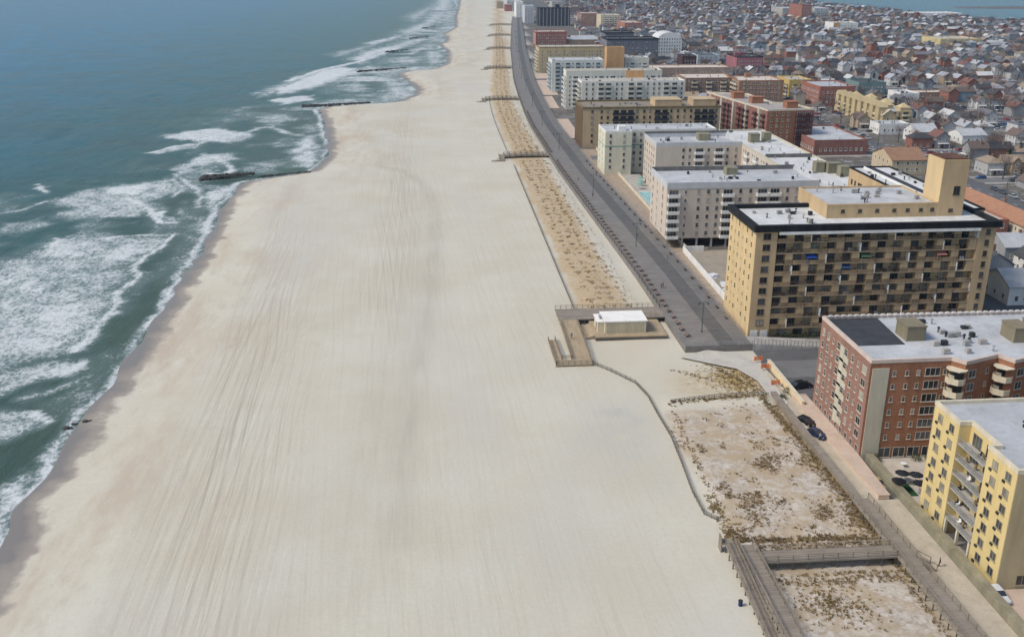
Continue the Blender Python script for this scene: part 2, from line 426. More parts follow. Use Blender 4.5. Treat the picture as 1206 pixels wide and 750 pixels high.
# raking tracks
t1=noise(nt,worldpos(nt,(1.0,.006,1)),.55,3,.7); t2=noise(nt,worldpos(nt,(1.0,.004,1)),1.1,2,.4)
tr=mth(nt,'ADD',mth(nt,'MULTIPLY',mrange(nt,t1,.42,.66),.6),mth(nt,'MULTIPLY',mrange(nt,t2,.45,.65),.5))
base=mix(nt,mth(nt,'MULTIPLY',mth(nt,'MULTIPLY',tr,trk),.36),base,(.40,.345,.27))
base=mix(nt,mth(nt,'MULTIPLY',mrange(nt,nC,.45,.75),.3),base,(.44,.38,.30))
xw=mth(nt,'ADD',mth(nt,'ADD',sx.outputs[0],mth(nt,'MULTIPLY',sx.outputs[1],.075)),mth(nt,'MULTIPLY',noise(nt,P1,.01,1,.5),6.0))
ln=mth(nt,'SINE',mth(nt,'MULTIPLY',xw,2.6)); ln2=mth(nt,'SINE',mth(nt,'MULTIPLY',xw,4.35)); rut=mth(nt,'MAXIMUM',mrange(nt,ln,.72,.97),mth(nt,'MULTIPLY',mrange(nt,ln2,.75,.98),.7))
rutn=mrange(nt,noise(nt,worldpos(nt,(1,.12,1)),.2,4,.6),.38,.62,.15,1)
base=mix(nt,mth(nt,'MULTIPLY',mth(nt,'MULTIPLY',rut,rutn),mth(nt,'MULTIPLY',trk,.62)),base,(.36,.315,.25))
bnd=attr(nt,'band').outputs['Fac']; base=mix(nt,mth(nt,'MULTIPLY',bnd,mrange(nt,noise(nt,worldpos(nt,(1,.08,1)),.5,4,.6),.3,.65,.2,.7)),base,(.40,.365,.30))
dmp=attr(nt,'damp').outputs['Fac']; base=mix(nt,mth(nt,'MULTIPLY',dmp,mrange(nt,noise(nt,P1,.12,4,.6),.3,.65,.1,.75)),base,(.42,.41,.37))
smu=mrange(nt,noise(nt,worldpos(nt,(1,.5,1)),.11,5,.75),.56,.74); base=mix(nt,mth(nt,'MULTIPLY',mth(nt,'MULTIPLY',smu,mrange(nt,ds,60,25,0,1)),.45),base,(.40,.315,.235))
# grey clay-like pale patch
npch=noise(nt,worldpos(nt,(1,.3,1)),.025,3,.5); base=mix(nt,mrange(nt,npch,.5,.62,0,.4),base,(.52,.50,.455))
# planted strip
base=mix(nt,mth(nt,'MULTIPLY',plant,mrange(nt,noise(nt,P1,.35,5,.7),.25,.6,.45,1)),base,(.44,.325,.19))
base=mix(nt,mth(nt,'MULTIPLY',gld,mrange(nt,noise(nt,P1,.5,5,.7),.3,.6)),base,(.42,.30,.13))
# dune sand: pale grey-pink with litter
dl=mix(nt,mrange(nt,noise(nt,P1,.9,6,.8),.42,.6),(.56,.515,.45),(.36,.295,.23)); dl=mix(nt,mrange(nt,noise(nt,P1,.13,6,.75),.43,.58,0,.85),dl,(.40,.31,.20)); base=mix(nt,dune,base,dl)
# wet sand
wn=mth(nt,'ADD',ds,mth(nt,'MULTIPLY',mth(nt,'SUBTRACT',noise(nt,P1,.09,4,.6),.5),14.0))
wet=mrange(nt,wn,4.6,6.4,1,0); wet2=mrange(nt,wn,1,4,1,0)
base=mix(nt,wet,base,(.30,.265,.23)); base=mix(nt,wet2,base,(.20,.18,.16))
# inland: winter lawns, dirt, paving
ct=mix(nt,mrange(nt,noise(nt,P1,.08,5,.7),.4,.6),(.10,.093,.085),(.15,.13,.115)); ct=mix(nt,mrange(nt,noise(nt,P1,.3,4,.7),.5,.62),ct,(.10,.095,.065)); ct=mix(nt,mrange(nt,noise(nt,P1,.21,3,.7),.55,.65),ct,(.30,.29,.28))
base=mix(nt,city,base,ct)
nt.links.new(base,bs.inputs['Base Color']); nt.links.new(mth(nt,'SUBTRACT',.92,mth(nt,'MULTIPLY',wet2,.6)),bs.inputs['Roughness'])
bs.inputs['Specular IOR Level'].default_value=.3
hh=mth(nt,'ADD',mth(nt,'MULTIPLY',nC,.4),mth(nt,'MULTIPLY',mth(nt,'MULTIPLY',tr,trk),.35)); bump(nt,bs,hh,.6,.25)
gx=axis([(-9000,-1200,1300),(-1200,-200,200),(-200,-115,12),(-115,84,1.25),(84,300,12),(300,1500,40),(1500,9000,1200)])
gy=axis([(-3000,40,600),(40,90,5),(90,330,1.25),(330,700,2.8),(700,1600,8),(1600,3000,20),(3000,9000,900)])
def cityf(X,Y):
    b=bend(Y); c=sstep(75,77,X-bw(Y)); return np.maximum(c,np.where(Y<50,0,0))
def dunef(X,Y): return sstep(46,49,X+3*(fbm(X,Y,6,2)-.5))*(1-sstep(71.5,73,X))*(1-sstep(182,186,Y+2*(fbm(X,Y,5,2)-.5)))*sstep(60,80,Y)
def plantf(X,Y): x=X-bend(Y); return sstep(37,40,x+4*(fbm(X,Y,9,2)-.5))*(1-sstep(50.5,54,x))*sstep(247,253,Y)
def trackf(X,Y):
    c=-38-(Y-120)*.075; a=np.exp(-((X-c)/10.0)**2); b2=.55*np.exp(-((X+15)/7.0)**2)*sstep(200,300,Y)
    w=.24*sstep(-55,-35,X)*(1-sstep(38,44,X)); return np.clip((a*(1-sstep(330,420,Y))+b2+w)*(.6+.8*fbm(X,Y*.3,25,2)),0,1)*sstep(12,25,X-shoreX(Y))
bandpx=[at(u,v) for u,v in ((445,195),(478,203),(500,218),(512,245),(513,300),(505,360),(493,430),(480,520),(470,640))]
def pdist(X,Y,pl):
    sh_=X.shape; X=X.ravel();Y=Y.ravel(); d=np.full(X.shape,1e9)
    for (x0,y0),(x1,y1) in zip(pl,pl[1:]):
        ex,ey=x1-x0,y1-y0; t=np.clip(((X-x0)*ex+(Y-y0)*ey)/(ex*ex+ey*ey),0,1); d=np.minimum(d,np.hypot(X-x0-t*ex,Y-y0-t*ey))
    return d.reshape(sh_)
def bandf(X,Y): return np.exp(-(pdist(X,Y,bandpx)/2.6)**2)*(.5+.6*fbm(X,Y,20,2))+.35*np.exp(-(pdist(X,Y,[(p[0]-7,p[1]-12) for p in bandpx])/6)**2)
def dampf(X,Y):
    o=0
    for u,v,a,b,k in ((735,492,7,9,1),(720,525,9,12,.7),(770,560,5,10,.4),(650,640,10,10,.35),(425,150,8,20,.4),(600,430,8,10,.3)):
        x,y=at(u,v); o=o+k*np.exp(-((X-x)/a)**2-((Y-y)/b)**2)
    return np.clip(o,0,1)
gc=at(872,446)
gc2=at(838,455)
def goldf(X,Y): return .55*np.exp(-(((X-gc2[0])/9)**2+((Y-gc2[1])/9)**2)**2)*(1-sstep(0,3,gc2[1]-16-Y))+np.exp(-(((X-gc[0])/5.5)**2+((Y-gc[1])/7.5)**2)**2)+sstep(68,71,X+2*(fbm(X,Y,5,2)-.5))*(1-sstep(72.8,73.2,X))*(1-sstep(183,188,Y))*sstep(130,135,Y)*.7
sheet('ground',gx,gy,gz,gm,{'shore':lambda X,Y:X-shoreX(Y),'dune':dunef,'city':cityf,'plant':plantf,'track':trackf,'band':bandf,'damp':dampf,'golden':goldf},kind='structure')

# ================================================================== SEA
sm,nt,bs=newmat('sea_water')
fo=attr(nt,'foam').outputs['Fac']; de=attr(nt,'depth').outputs['Fac']
P=worldpos(nt)
dp=mix(nt,mrange(nt,de,0,45),(.062,.095,.072),(.042,.095,.088)); dp=mix(nt,mrange(nt,de,40,130),dp,(.026,.100,.118)); dp=mix(nt,mrange(nt,de,90,480),dp,(.004,.125,.245))
dp=mix(nt,mth(nt,'MULTIPLY',mrange(nt,noise(nt,worldpos(nt,(1,.5,1)),.035,5,.65),.42,.62),.4),dp,(.028,.068,.075))
dp=mix(nt,mrange(nt,noise(nt,worldpos(nt,(.6,1.6,1)),.016,4,.6),.5,.7,0,.35),dp,(.07,.095,.09))
fn1=noise(nt,worldpos(nt,(1,.8,1)),.16,7,.72); fn2=noise(nt,P,1.0,5,.75)
# lacy foam: ridged noise
rid=mth(nt,'ABSOLUTE',mth(nt,'SUBTRACT',noise(nt,worldpos(nt,(1,.75,1)),.55,4,.6),.5)); rid=mrange(nt,rid,0,.11,1,0)
s=mth(nt,'ADD',mth(nt,'MULTIPLY',fn1,.8),mth(nt,'MULTIPLY',fn2,.5)); s=mth(nt,'ADD',s,mth(nt,'MULTIPLY',rid,-.2))
fr=mth(nt,'SUBTRACT',mth(nt,'ADD',mth(nt,'MULTIPLY',fo,.62),.02),mth(nt,'SUBTRACT',s,.30))
fm=mrange(nt,fr,-.07,.32,0,1,True); fmm=mth(nt,'MULTIPLY',fm,mrange(nt,fo,.02,.12))
fcol=mix(nt,mrange(nt,fn2,.35,.6),(.46,.50,.505),(.70,.715,.72))
milky=mth(nt,'MULTIPLY',mrange(nt,fo,.02,.5),.62); dp=mix(nt,milky,dp,(.19,.25,.25))
nt.links.new(mix(nt,mth(nt,'MULTIPLY',fmm,.92),dp,fcol),bs.inputs['Base Color'])
nt.links.new(mrange(nt,fmm,0,1,.22,.9),bs.inputs['Roughness']); bs.inputs['IOR'].default_value=1.2; bs.inputs['Specular IOR Level'].default_value=.1
w1=noise(nt,worldpos(nt,(1,.5,1)),.12,6,.7); w2=noise(nt,worldpos(nt,(1,.6,1)),.6,4,.7)
bump(nt,bs,mth(nt,'ADD',mth(nt,'MULTIPLY',w1,1.0),mth(nt,'MULTIPLY',w2,.35)),.55,1.0)
FO=[([(36,226),(47,219),(53,223),(44,232)],.95,2),([(50,240),(85,226),(120,219),(160,214),(205,212),(216,222),(200,230),(178,238),(182,248),(165,256),(120,260),(80,260),(72,252),(95,245),(60,244)],.62,5),
([(128,222),(170,217),(176,222),(150,230),(125,230)],.95,3),([(175,256),(190,248),(204,252),(205,260),(188,259)],.95,2),([(178,238),(190,250),(200,261),(196,252),(185,240)],.7,1.5),
([(-60,330),(0,308),(45,290),(75,278),(110,273),(160,276),(208,274),(196,288),(170,302),(160,314),(166,322),(150,336),(135,345),(128,372),(118,392),(92,412),(40,425),(-60,450)],.56,6),
([(40,290),(70,280),(98,283),(100,300),(85,308),(50,305)],.85,3),([(28,348),(40,328),(54,330),(52,345),(38,352)],1.0,2),([(100,300),(160,280),(198,280),(165,300),(120,312)],.72,3),
([(0,372),(60,350),(118,350),(122,378),(90,408),(30,420),(-30,428)],.72,5),([(86,412),(118,380),(128,345),(134,346),(126,385),(96,416)],.8,1.5),
([(-40,452),(30,430),(70,422),(97,423),(97,432),(60,446),(20,458),(-40,468)],.66,4),([(-50,490),(0,484),(40,492),(58,497),(44,506),(20,520),(-50,550)],.62,4),([(44,497),(58,495),(60,502),(46,503)],.9,1.5),
([(190,160),(225,154),(258,151),(292,158),(286,166),(245,169),(212,165)],.82,4),([(176,178),(200,173),(235,169),(236,173),(200,179),(178,182)],.66,3),
([(228,185),(250,182),(285,180),(280,186),(240,196),(215,205),(200,220),(190,222),(212,196)],.68,3),([(240,228),(262,222),(285,220),(278,232),(262,240),(258,262),(246,268),(250,245)],.8,4),
([(318,106),(340,98),(380,82),(405,78),(425,82),(400,95),(360,106),(330,112)],.95,9),([(320,118),(345,114),(372,112),(370,118),(330,124)],.85,4),([(305,138),(340,133),(350,142),(330,147),(300,144)],.55,4),
([(345,170),(358,160),(374,158),(375,180),(368,196),(350,198),(342,185)],.85,6),([(345,150),(375,145),(380,156),(352,158)],.5,6),([(410,70),(430,60),(470,52),(500,42),(490,52),(455,62),(425,76)],.95,16),
([(425,52),(450,46),(475,40),(470,46),(440,53)],.9,12),([(470,38),(500,26),(515,14),(525,16),(505,34),(480,42)],.95,24),([(505,12),(515,0),(530,-4),(538,4),(525,14)],.95,40),
([(440,88),(462,92),(482,104),(484,112),(470,116),(462,104)],.8,8),([(500,62),(520,58),(524,74),(505,78)],.8,12),([(380,92),(420,90),(452,80),(440,76),(400,86)],.7,10),
([(230,214),(300,226),(265,232),(225,224)],.42,4),([(0,600),(20,560),(42,548),(38,585),(20,612),(-6,660),(-30,690),(-30,640)],.85,3),([(-10,738),(12,738),(30,742),(42,752),(-10,760)],.9,2),
([(0,262),(50,254),(60,262),(20,275),(0,280)],.45,4),([(80,470),(130,440),(160,400),(170,405),(140,450),(95,490)],.38,4)]
FO+=[([(215,248),(240,252),(262,262),(250,300),(225,330),(200,345),(190,320),(215,290)],.34,5),([(0,226),(30,232),(20,250),(-20,262)],.3,5),([(290,190),(330,188),(345,196),(300,202)],.45,5),([(300,110),(335,96),(360,84),(345,100),(310,116)],.6,6),
([(480,20),(505,8),(520,-2),(505,14),(488,26)],.9,30),([(385,64),(430,54),(455,44),(440,56),(400,68)],.6,12),([(455,100),(478,106),(486,112),(480,118),(465,112)],.8,5),([(10,470),(60,455),(80,462),(40,480)],.3,4),([(520,36),(534,32),(528,42),(512,46)],.9,20)]
FOW=[([at(u,v,SEA) for u,v in p],a,s) for p,a,s in FO]
def polysd(X,Y,poly):
    X=X.ravel();Y=Y.ravel(); d=np.full(X.shape,1e9); ins=np.zeros(X.shape,bool); n=len(poly)
    for i in range(n):
        x0,y0=poly[i];x1,y1=poly[(i+1)%n]; ex,ey=x1-x0,y1-y0; L=ex*ex+ey*ey+1e-9
        t=np.clip(((X-x0)*ex+(Y-y0)*ey)/L,0,1); d=np.minimum(d,np.hypot(X-x0-t*ex,Y-y0-t*ey))
        c=((y0>Y)!=(y1>Y)); 
        with np.errstate(divide='ignore',invalid='ignore'): ins^=c&(X<(x1-x0)*(Y-y0)/((y1-y0) if y1!=y0 else 1e-9)+x0)
    return np.where(ins,d,-d)
CR=[([(150,232),(165,242),(178,250),(190,262),(205,262)],1.0),([(206,276),(185,292),(168,303),(162,312),(164,326),(150,338),(134,345),(132,360),(124,378),(108,398),(88,413)],.9),([(60,282),(90,290),(120,282),(160,276),(206,276)],.8),([(0,330),(30,318),(60,322),(100,345),(130,346)],.7),
([(238,182),(255,186),(268,196),(272,202),(262,206),(245,204)],.8),([(150,222),(175,216),(205,212),(214,222),(205,232)],.75),([(0,372),(30,358),(60,362),(90,352)],.7),([(70,440),(95,426),(97,432)],.9),([(175,180),(205,173),(236,169)],.9),([(200,163),(250,152),(290,158)],.85),([(290,155),(315,150),(340,158),(356,160)],.7),
([(330,110),(360,100),(400,88),(425,84)],.9),([(340,96),(380,82),(420,74),(470,56)],.9),([(300,226),(330,215),(345,208)],.55),([(215,250),(235,262),(240,285),(222,305)],.5),([(0,490),(30,486),(58,496)],.9),([(20,470),(60,462),(95,448)],.55),([(205,205),(222,214),(238,232),(232,244)],.7),([(0,250),(30,246),(52,238)],.6)]
CRW=[([at(u,v,SEA) for u,v in p],a) for p,a in CR]
def foamf(X,Y):
    sh_=X.shape; out=np.zeros(X.size); jx=X.ravel()+(fbm(X,Y,11,4).ravel()-.5)*15; jy=Y.ravel()+(fbm(X+99,Y+5,11,4).ravel()-.5)*15
    for p,a,s in FOW:
        x0=min(q[0] for q in p)-25;x1=max(q[0] for q in p)+25;y0=min(q[1] for q in p)-25-s;y1=max(q[1] for q in p)+25+s
        k=np.where((jx>x0)&(jx<x1)&(jy>y0)&(jy<y1))[0]
        if len(k)==0: continue
        sd=polysd(jx[k],jy[k],p); out[k]=np.maximum(out[k],a*sstep(-s*1.1,s*1.3,sd))
    for p,a in CRW:
        x0=min(q[0] for q in p)-9;x1=max(q[0] for q in p)+9;y0=min(q[1] for q in p)-9;y1=max(q[1] for q in p)+9
        k=np.where((jx*.5+X.ravel()*.5>x0)&(jx<x1+6)&(jy>y0-6)&(jy<y1+6))[0]
        if len(k): 
            dd=pdist(jx[k]*.35+X.ravel()[k]*.65,jy[k]*.35+Y.ravel()[k]*.65,p); wd=1.3+max(0,(p[0][1]-400)/120); out[k]=np.maximum(out[k],a*1.05*np.exp(-(dd/wd)**2))
    d=-(X-shoreX(Y)).ravel()+ (fbm(X,Y,13,3).ravel()-.5)*7
    sw=.86*np.exp(-((d-.8)/1.7)**2)*(0.55+.6*fbm(X+50,Y,30,2).ravel()); sw=np.where(Y.ravel()>650,np.maximum(sw,.66*np.exp(-((d-10)/16)**2)*(fbm(X,Y,60,2).ravel())*1.3),sw)
    out=np.maximum(out,sw)
    far=.55*np.exp(-((d-40)/28)**2)*sstep(.5,.72,fbm(X,Y*1.6,50,3).ravel())*sstep(560,700,Y.ravel())*(1-sstep(2400,3000,Y.ravel())); out=np.maximum(out,far)
    surf=.45*np.exp(-((d-38)/38)**2)*sstep(.42,.7,fbm(X*1.4,Y,22,4).ravel()); out=np.maximum(out,surf)
    far2=.72*np.exp(-((d-30)/34)**2)*sstep(.5,.62,fbm(X*.8,Y*1.3,26,4).ravel())*sstep(640,800,Y.ravel())*(1-sstep(2600,3200,Y.ravel())); out=np.maximum(out,far2)
    return out.reshape(sh_)
def seaz(X,Y):
    d=np.clip(-(X-shoreX(Y)),0,400); k=sstep(4,40,d)
    ph=(X*.92+Y*.38+ (fbm(X,Y,40,3)-.5)*30)
    z=k*(.28*np.sin(ph/6.5)+.16*np.sin(ph/2.9+3*vnoise(X,Y,14))+(fbm(X,Y,6,3)-.5)*.35)
    f=foamf(X,Y); z=z+k*sstep(.55,.95,f)*.45
    z=z*np.exp(-np.hypot(X,Y)/1500); return SEA+z
xs=axis([(-9500,-1200,900),(-1200,-300,45),(-300,-210,3),(-210,-40,1.3),(-40,120,5),(120,600,120),(600,1600,60),(1600,9500,900)])
ys=axis([(-3200,40,600),(40,100,5),(100,470,1.6),(470,1000,4.5),(1000,2200,20),(2200,9500,400)])
sheet('sea',xs,ys,seaz,sm,{'foam':foamf,'depth':lambda X,Y:np.where(X>450,300,-(X-shoreX(Y)))},kind='structure')

# ================================================================== SHEETS: streets, paving
asphalt=roofm('asphalt',(.085,.083,.085),(.12,.118,.12),.05); asphalt2=roofm('asphalt_pale',(.14,.135,.135),(.18,.175,.17),.05)
pav=roofm('pavement_concrete',(.36,.34,.31),(.44,.42,.38),.2); peach=roofm('peach_paving',(.50,.38,.29),(.56,.44,.35),.3); sandpave=roofm('sandy_paving',(.42,.36,.27),(.50,.44,.34),.25)
linep=wallm('road_paint',(.6,.6,.57),.2)
def flat(name,polys,z,mat,**k):
    m=MB()
    for p in polys: m.prism(p,z-.05,z)
    return m.build(name,mat,**k)
rc=lambda a,b,c,d:[(a,c),(b,c),(b,d),(a,d)]
XST=[205,271,337,403,469]+[469+66*k for k in range(1,32)]
XST=[y for y in XST if y not in(271,337,403)]
YST=[228]+[228+112*k for k in range(1,9)]
rd=[];sw=[]
for y in XST:
    x0=77+float(bend(y)) if y in(205,469,601,733,865) else (160 if y<700 else 160+float(bend(y)))
    if y in(205,469): x0=76.5
    x1=float(np.interp(y,[200,1100,1500,2200,2600],[1400,1400,800,620,620]))
    rd.append(rc(x0,x1,y-5,y+5)); sw+= [rc(max(x0+1,162 if y>300 else 236),x1,y-7.2,y-5.2),rc(max(x0+1,162 if y>300 else 236),x1,y+5.2,y+7.2)]
XSTE=[271,337,403]
for y in XSTE: rd.append(rc(236,1400,y-5,y+5)); sw+=[rc(237,1400,y-7.2,y-5.2),rc(237,1400,y+5.2,y+7.2)]
flat('street',rd,.06,asphalt2,kind='structure')
rd=[];
for i,x in enumerate(YST):
    y1=2400 if x<700 else 1500
    rd.append(rc(x-7,x+7,225 if i==0 else 240,y1))
flat('avenue',rd,.068,asphalt,kind='structure')
m=MB()
for p in sw: m.prism(p,0,.15)
m.build('sidewalk',pav,kind='structure')
m=MB()
for x in YST[:3]:
    y=240
    while y<900: m.box(x-.1,x+.1,y,y+3,.069,.073); y+=9
for y in XST[:6]:
    x=238
    while x<500: m.box(x,x+3,y-.08,y+.08,.061,.065) if all(abs(x-q)>9 for q in YST) else 0; x+=9
m.build('lane_marking',linep,kind='structure')
flat('parking_lot',[rc(151,203,306,440),rc(152,166,225,298)],.05,asphalt,kind='structure')
flat('dead_end_street',[[(77,189),(200,189),(200,223.5),(77,223.5)]],.055,asphalt,kind='structure')
flat('promenade',[rc(73.4,76.6,96,203),rc(76.61,80.85,96,145.8)],.10,sandpave,kind='structure')
flat('patio',[rc(82.2,120,143.5,160.6)],.104,roofm('patio_paving',(.45,.40,.34),(.52,.47,.4),.3),kind='structure')
flat('forecourt',[rc(82,130,96,118.8)],.09,peach,kind='structure')
flat('carport_floor',[rc(82.2,84,119,143)],.09,concrete,kind='structure')
flat('pool_terrace',[rc(83,92,340,428)],.09,pav,kind='structure')
flat('verge',[rc(70,82.2,225,492)],.045,roofm('dry_planting',(.30,.235,.17),(.40,.32,.24),.5),kind='structure')
flat('sea_terrace',[[(x0_+float(bw(a_)),a_),(x1_+float(bw(a_)),a_),(x1_+float(bw(b_)),b_),(x0_+float(bw(b_)),b_)] for x0_,x1_,a_,b_ in ((76,86,525,560),(76,84,560,594),(76,83,640,700),(77,88,706,800),(77,90,810,850))],.075,peach,kind='structure')
flat('courtyard_ground',[rc(83,128,248,305),rc(92,128,334,392)],.07,roofm('yard_ground',(.36,.31,.24),(.28,.25,.2),.15),kind='structure')
# compacted path on the sand beside the boardwalk end
pth=[(832,412),(868,415),(893,428),(908,446),(925,470),(948,500),(962,512),(950,508),(930,490),(908,468),(892,448),(868,434),(838,428),(800,420)]
flat('sand_path',[[at(u,v,.5) for u,v in pth][::-1]],.5,roofm('path_grit',(.47,.44,.39),(.52,.49,.43),.4),kind='structure')

# ================================================================== BOARDWALK
ys_=list(np.arange(217,620,20))+list(np.arange(620,1760,40))
def bwstrip(name,x0,x1,z0,z1,mat):
    m=MB(); vs=[]
    for y in ys_:
        b=float(bw(y)); vs+=[(x0+b,y,z0),(x1+b,y,z0),(x1+b,y,z1),(x0+b,y,z1)]
    fs=[(0,1,2,3)]
    n=len(ys_)
    for i in range(n-1):
        a=4*i;c=a+4
        for j in range(4): fs.append((a+j,c+j,c+(j+1)%4,a+(j+1)%4))
    e=4*(n-1); fs.append((e+3,e+2,e+1,e)); m.add(vs,fs); return m.build(name,mat,kind='structure')
BZ=1.6
bwstrip('boardwalk',58.6,75.4,-.3,BZ,plankm('boardwalk_planks',(.185,.172,.158),1,.5,.22))
bwstrip('bike_lane',67.2,71.6,BZ+.001,BZ+.012,plankm('bike_lane_planks',(.105,.101,.096),1,.5,.2))
bwstrip('boardwalk_margin',71.9,75.0,BZ+.001,BZ+.012,plankm('boardwalk_margin_planks',(.155,.147,.137),1,.5,.2))
def linear_fence(name,pts,z,label,cat,height=1.1,step=3.0,mat=None,rails=2,pw=.12,capn=60,infill=False,group=None,zf=None):
    """posts and rails along a polyline"""
    mat=mat or metal_grey; x0,y0=pts[0]; t=thing(name,x0,y0,z if zf is None else 0,label,cat,group)
    rl=MB(); posts=[]; prev=None
    for i in range(len(pts)-1):
        (xa,ya),(xb,yb)=pts[i],pts[i+1]; L=math.hypot(xb-xa,yb-ya); n=max(1,int(round(L/step)))
        for k in range(n+(1 if i==len(pts)-2 else 0)):
            x=xa+(xb-xa)*k/n; y=ya+(yb-ya)*k/n; zz=z if zf is None else float(zf(x,y)); posts.append((x,y,zz))
    for a,b in zip(posts,posts[1:]):
        for r in range(rails):
            h=height*(r+1)/rails-.05; rl.bar((a[0],a[1],a[2]+h),(b[0],b[1],b[2]+h),.07,.09)
        if infill:
            L=math.hypot(b[0]-a[0],b[1]-a[1]); n=int(L/.35)
            for k in range(1,n): 
                f=k/n; x=a[0]+(b[0]-a[0])*f; y=a[1]+(b[1]-a[1])*f; zz=a[2]+(b[2]-a[2])*f
                rl.box(x-.02,x+.02,y-.02,y+.02,zz+.1,zz+height-.06)
    rl.build('rail',mat,t)
    pm=meshdata(MB().box(-pw/2,pw/2,-pw/2,pw/2,-.3,height+.05),'post',mat)
    posts.sort(key=lambda p:p[1])
    for p in posts[:capn]: inst('post',pm,t,*p)
    if posts[capn:]:
        m=MB()
        for x,y,zz in posts[capn:]: m.box(x-pw/2,x+pw/2,y-pw/2,y+pw/2,zz-.3,zz+height+.05)
        m.build('post',mat,t,kind='stuff')
    return t
woodgrey=plankm('weathered_wood',(.235,.195,.15),2,.2,.25); woodgrey_h=plankm('weathered_deck',(.24,.205,.165),1,.25,.25); woodtan=plankm('tan_wood',(.36,.28,.18),0,.3,.2); wooddk=plankm('dark_wood',(.11,.095,.08),2,.2,.3)
sandz=lambda x,y: gz(np.array([x]),np.array([y]))[0]
def bwpts(x,y0,y1,st): 
    return [(x+float(bw(y)),y) for y in np.arange(y0,y1,st)]
linear_fence('boardwalk_railing',bwpts(58.75,246,1600,30),BZ,'long dark railing along the beach side of the boardwalk','railing',1.1,4,brownrail,2,.14)
linear_fence('boardwalk_railing',[(60.2,217.1),(76.8,217.1)],BZ,'short railing across the near end of the boardwalk','railing',1.1,2,metal_grey,3,.12)
linear_fence('boardwalk_railing',bwpts(75.3,226,1500,30),BZ,'long railing along the building side of the boardwalk','railing',1.0,5,metal_grey,2,.1)
# ramp from boardwalk down to the dead-end street
t=thing('boardwalk_ramp',77,222,0,'grey ramp with rail fence leading from boardwalk end down to the street','ramp')
m=MB(); m.add([(76.93,217,-.2),(96,217,-.2),(96,223,-.2),(76.93,223,-.2),(76.93,217,BZ),(96,217,.1),(96,223,.1),(76.93,223,BZ)],[(0,3,2,1),(4,5,6,7),(0,1,5,4),(1,2,6,5),(2,3,7,6),(3,0,4,7)]); m.build('ramp_slab',concrete,t)
m=MB()
for k in range(21):
    x=77.2+k*.93; z=BZ-(x-76.93)*.0728; m.box(x-.06,x+.06,217.02,217.14,z,z+1.5)
    if k<20: m.bar((x,217.08,z+1.4),(x+.93,217.08,z+1.33),.08); m.bar((x,217.08,z+.8),(x+.93,217.08,z+.73),.06); m.bar((x,217.08,z+.25),(x+.93,217.08,z+.18),.06)
m.build('railing',metal_grey,t)
# benches
def make_bench(x,y,rz,label,group):
    t=thing('park_bench',x,y,BZ,label,'bench',group); wd=wallm('bench_wood',(.24,.165,.125),.2)
    ob=[]
    ob.append(inst('seat',meshdata(MB().box(-.25,.25,-.9,.9,.42,.5),'seat',wd),t,x,y,BZ)); 
    bk=MB(); bk.add([(.22,-.9,.55),(.28,-.9,.55),(.28,.9,.55),(.22,.9,.55),(.32,-.9,1.0),(.38,-.9,1.0),(.38,.9,1.0),(.32,.9,1.0)],[(0,3,2,1),(4,5,6,7),(0,1,5,4),(1,2,6,5),(2,3,7,6),(3,0,4,7)])
    inst('backrest',meshdata(bk,'backrest',wd),t,x,y,BZ)
    lm=meshdata(MB().box(-.22,.22,-.06,.06,0,.419).box(.18,.3,-.05,.05,.421,.9),'leg',metal_dark)
    for s_ in(-.7,.7): inst('leg',lm,t,x,y+s_,BZ)
    t.rotation_euler=(0,0,rz); return t
bl='red-brown slatted bench in the row facing the sea along the boardwalk railing'
b0=make_bench(62.0,224,0,bl,'benches along the boardwalk railing')
for k in range(1,86):
    y=224+k*4.6; 
    if 457<y<473: continue
    c=copy_tree(b0); c.location=(60.3+float(bw(y))+U(-.1,.1),y+U(-.3,.3),BZ)
bl2='red-brown bench against the building-side railing of the boardwalk'
b1=copy_tree(b0); b1['label']=bl2; b1['group']='benches on the building side of the boardwalk'; b1.location=(75.6,236,BZ); b1.rotation_euler=(0,0,math.pi)
for k in range(1,26):
    c=copy_tree(b1); y=236+k*8.6; c.location=(74.2+float(bw(y)),y+U(-.5,.5),BZ)
# lamps
def make_lamp(x,y,z,label,group):
    t=thing('street_lamp',x,y,z,label,'street lamp',group)
    inst('pole',meshdata(MB().tube((0,0,0),(0,0,.5),.22,.16,8).tube((0,0,.5),(0,0,8),.11,.07,8),'pole',wallm('green_metal',(.05,.08,.075),.2,.5)),t,x,y,z)
    inst('arm',meshdata(MB().bar((-1.1,0,8.0),(1.1,0,8.0),.08).bar((0,0,7.3),(.9,0,7.95),.05).bar((0,0,7.3),(-.9,0,7.95),.05),'arm',_M['green_metal']),t,x,y,z)
    for s_ in(-1,1): inst('lamp_head',meshdata(MB().tube((s_*1.2,0,7.55),(s_*1.2,0,7.95),.3,.12,8).tube((s_*1.2,0,7.4),(s_*1.2,0,7.549),.2,.28,8),'lamp_head',_M['green_metal']),t,x,y,z)
    return t
l0=make_lamp(66.6,226.5,BZ,'green twin-arm lamp post standing mid-boardwalk near its open end','lamp posts on the boardwalk')
ordn=['nearest','second','third','fourth','fifth','sixth','seventh','eighth','ninth','tenth','eleventh','twelfth','thirteenth','fourteenth','fifteenth','sixteenth','seventeenth','eighteenth','nineteenth','twentieth']
for k,y in enumerate([306,384,466+18,560,640,720,800,880,960,1040,1140,1240]):
    c=copy_tree(l0); c.location=(65.2+float(bw(y)),y,BZ); c['label']='green twin-arm lamp post on the boardwalk, %s counting from its near end'%ordn[k+1]

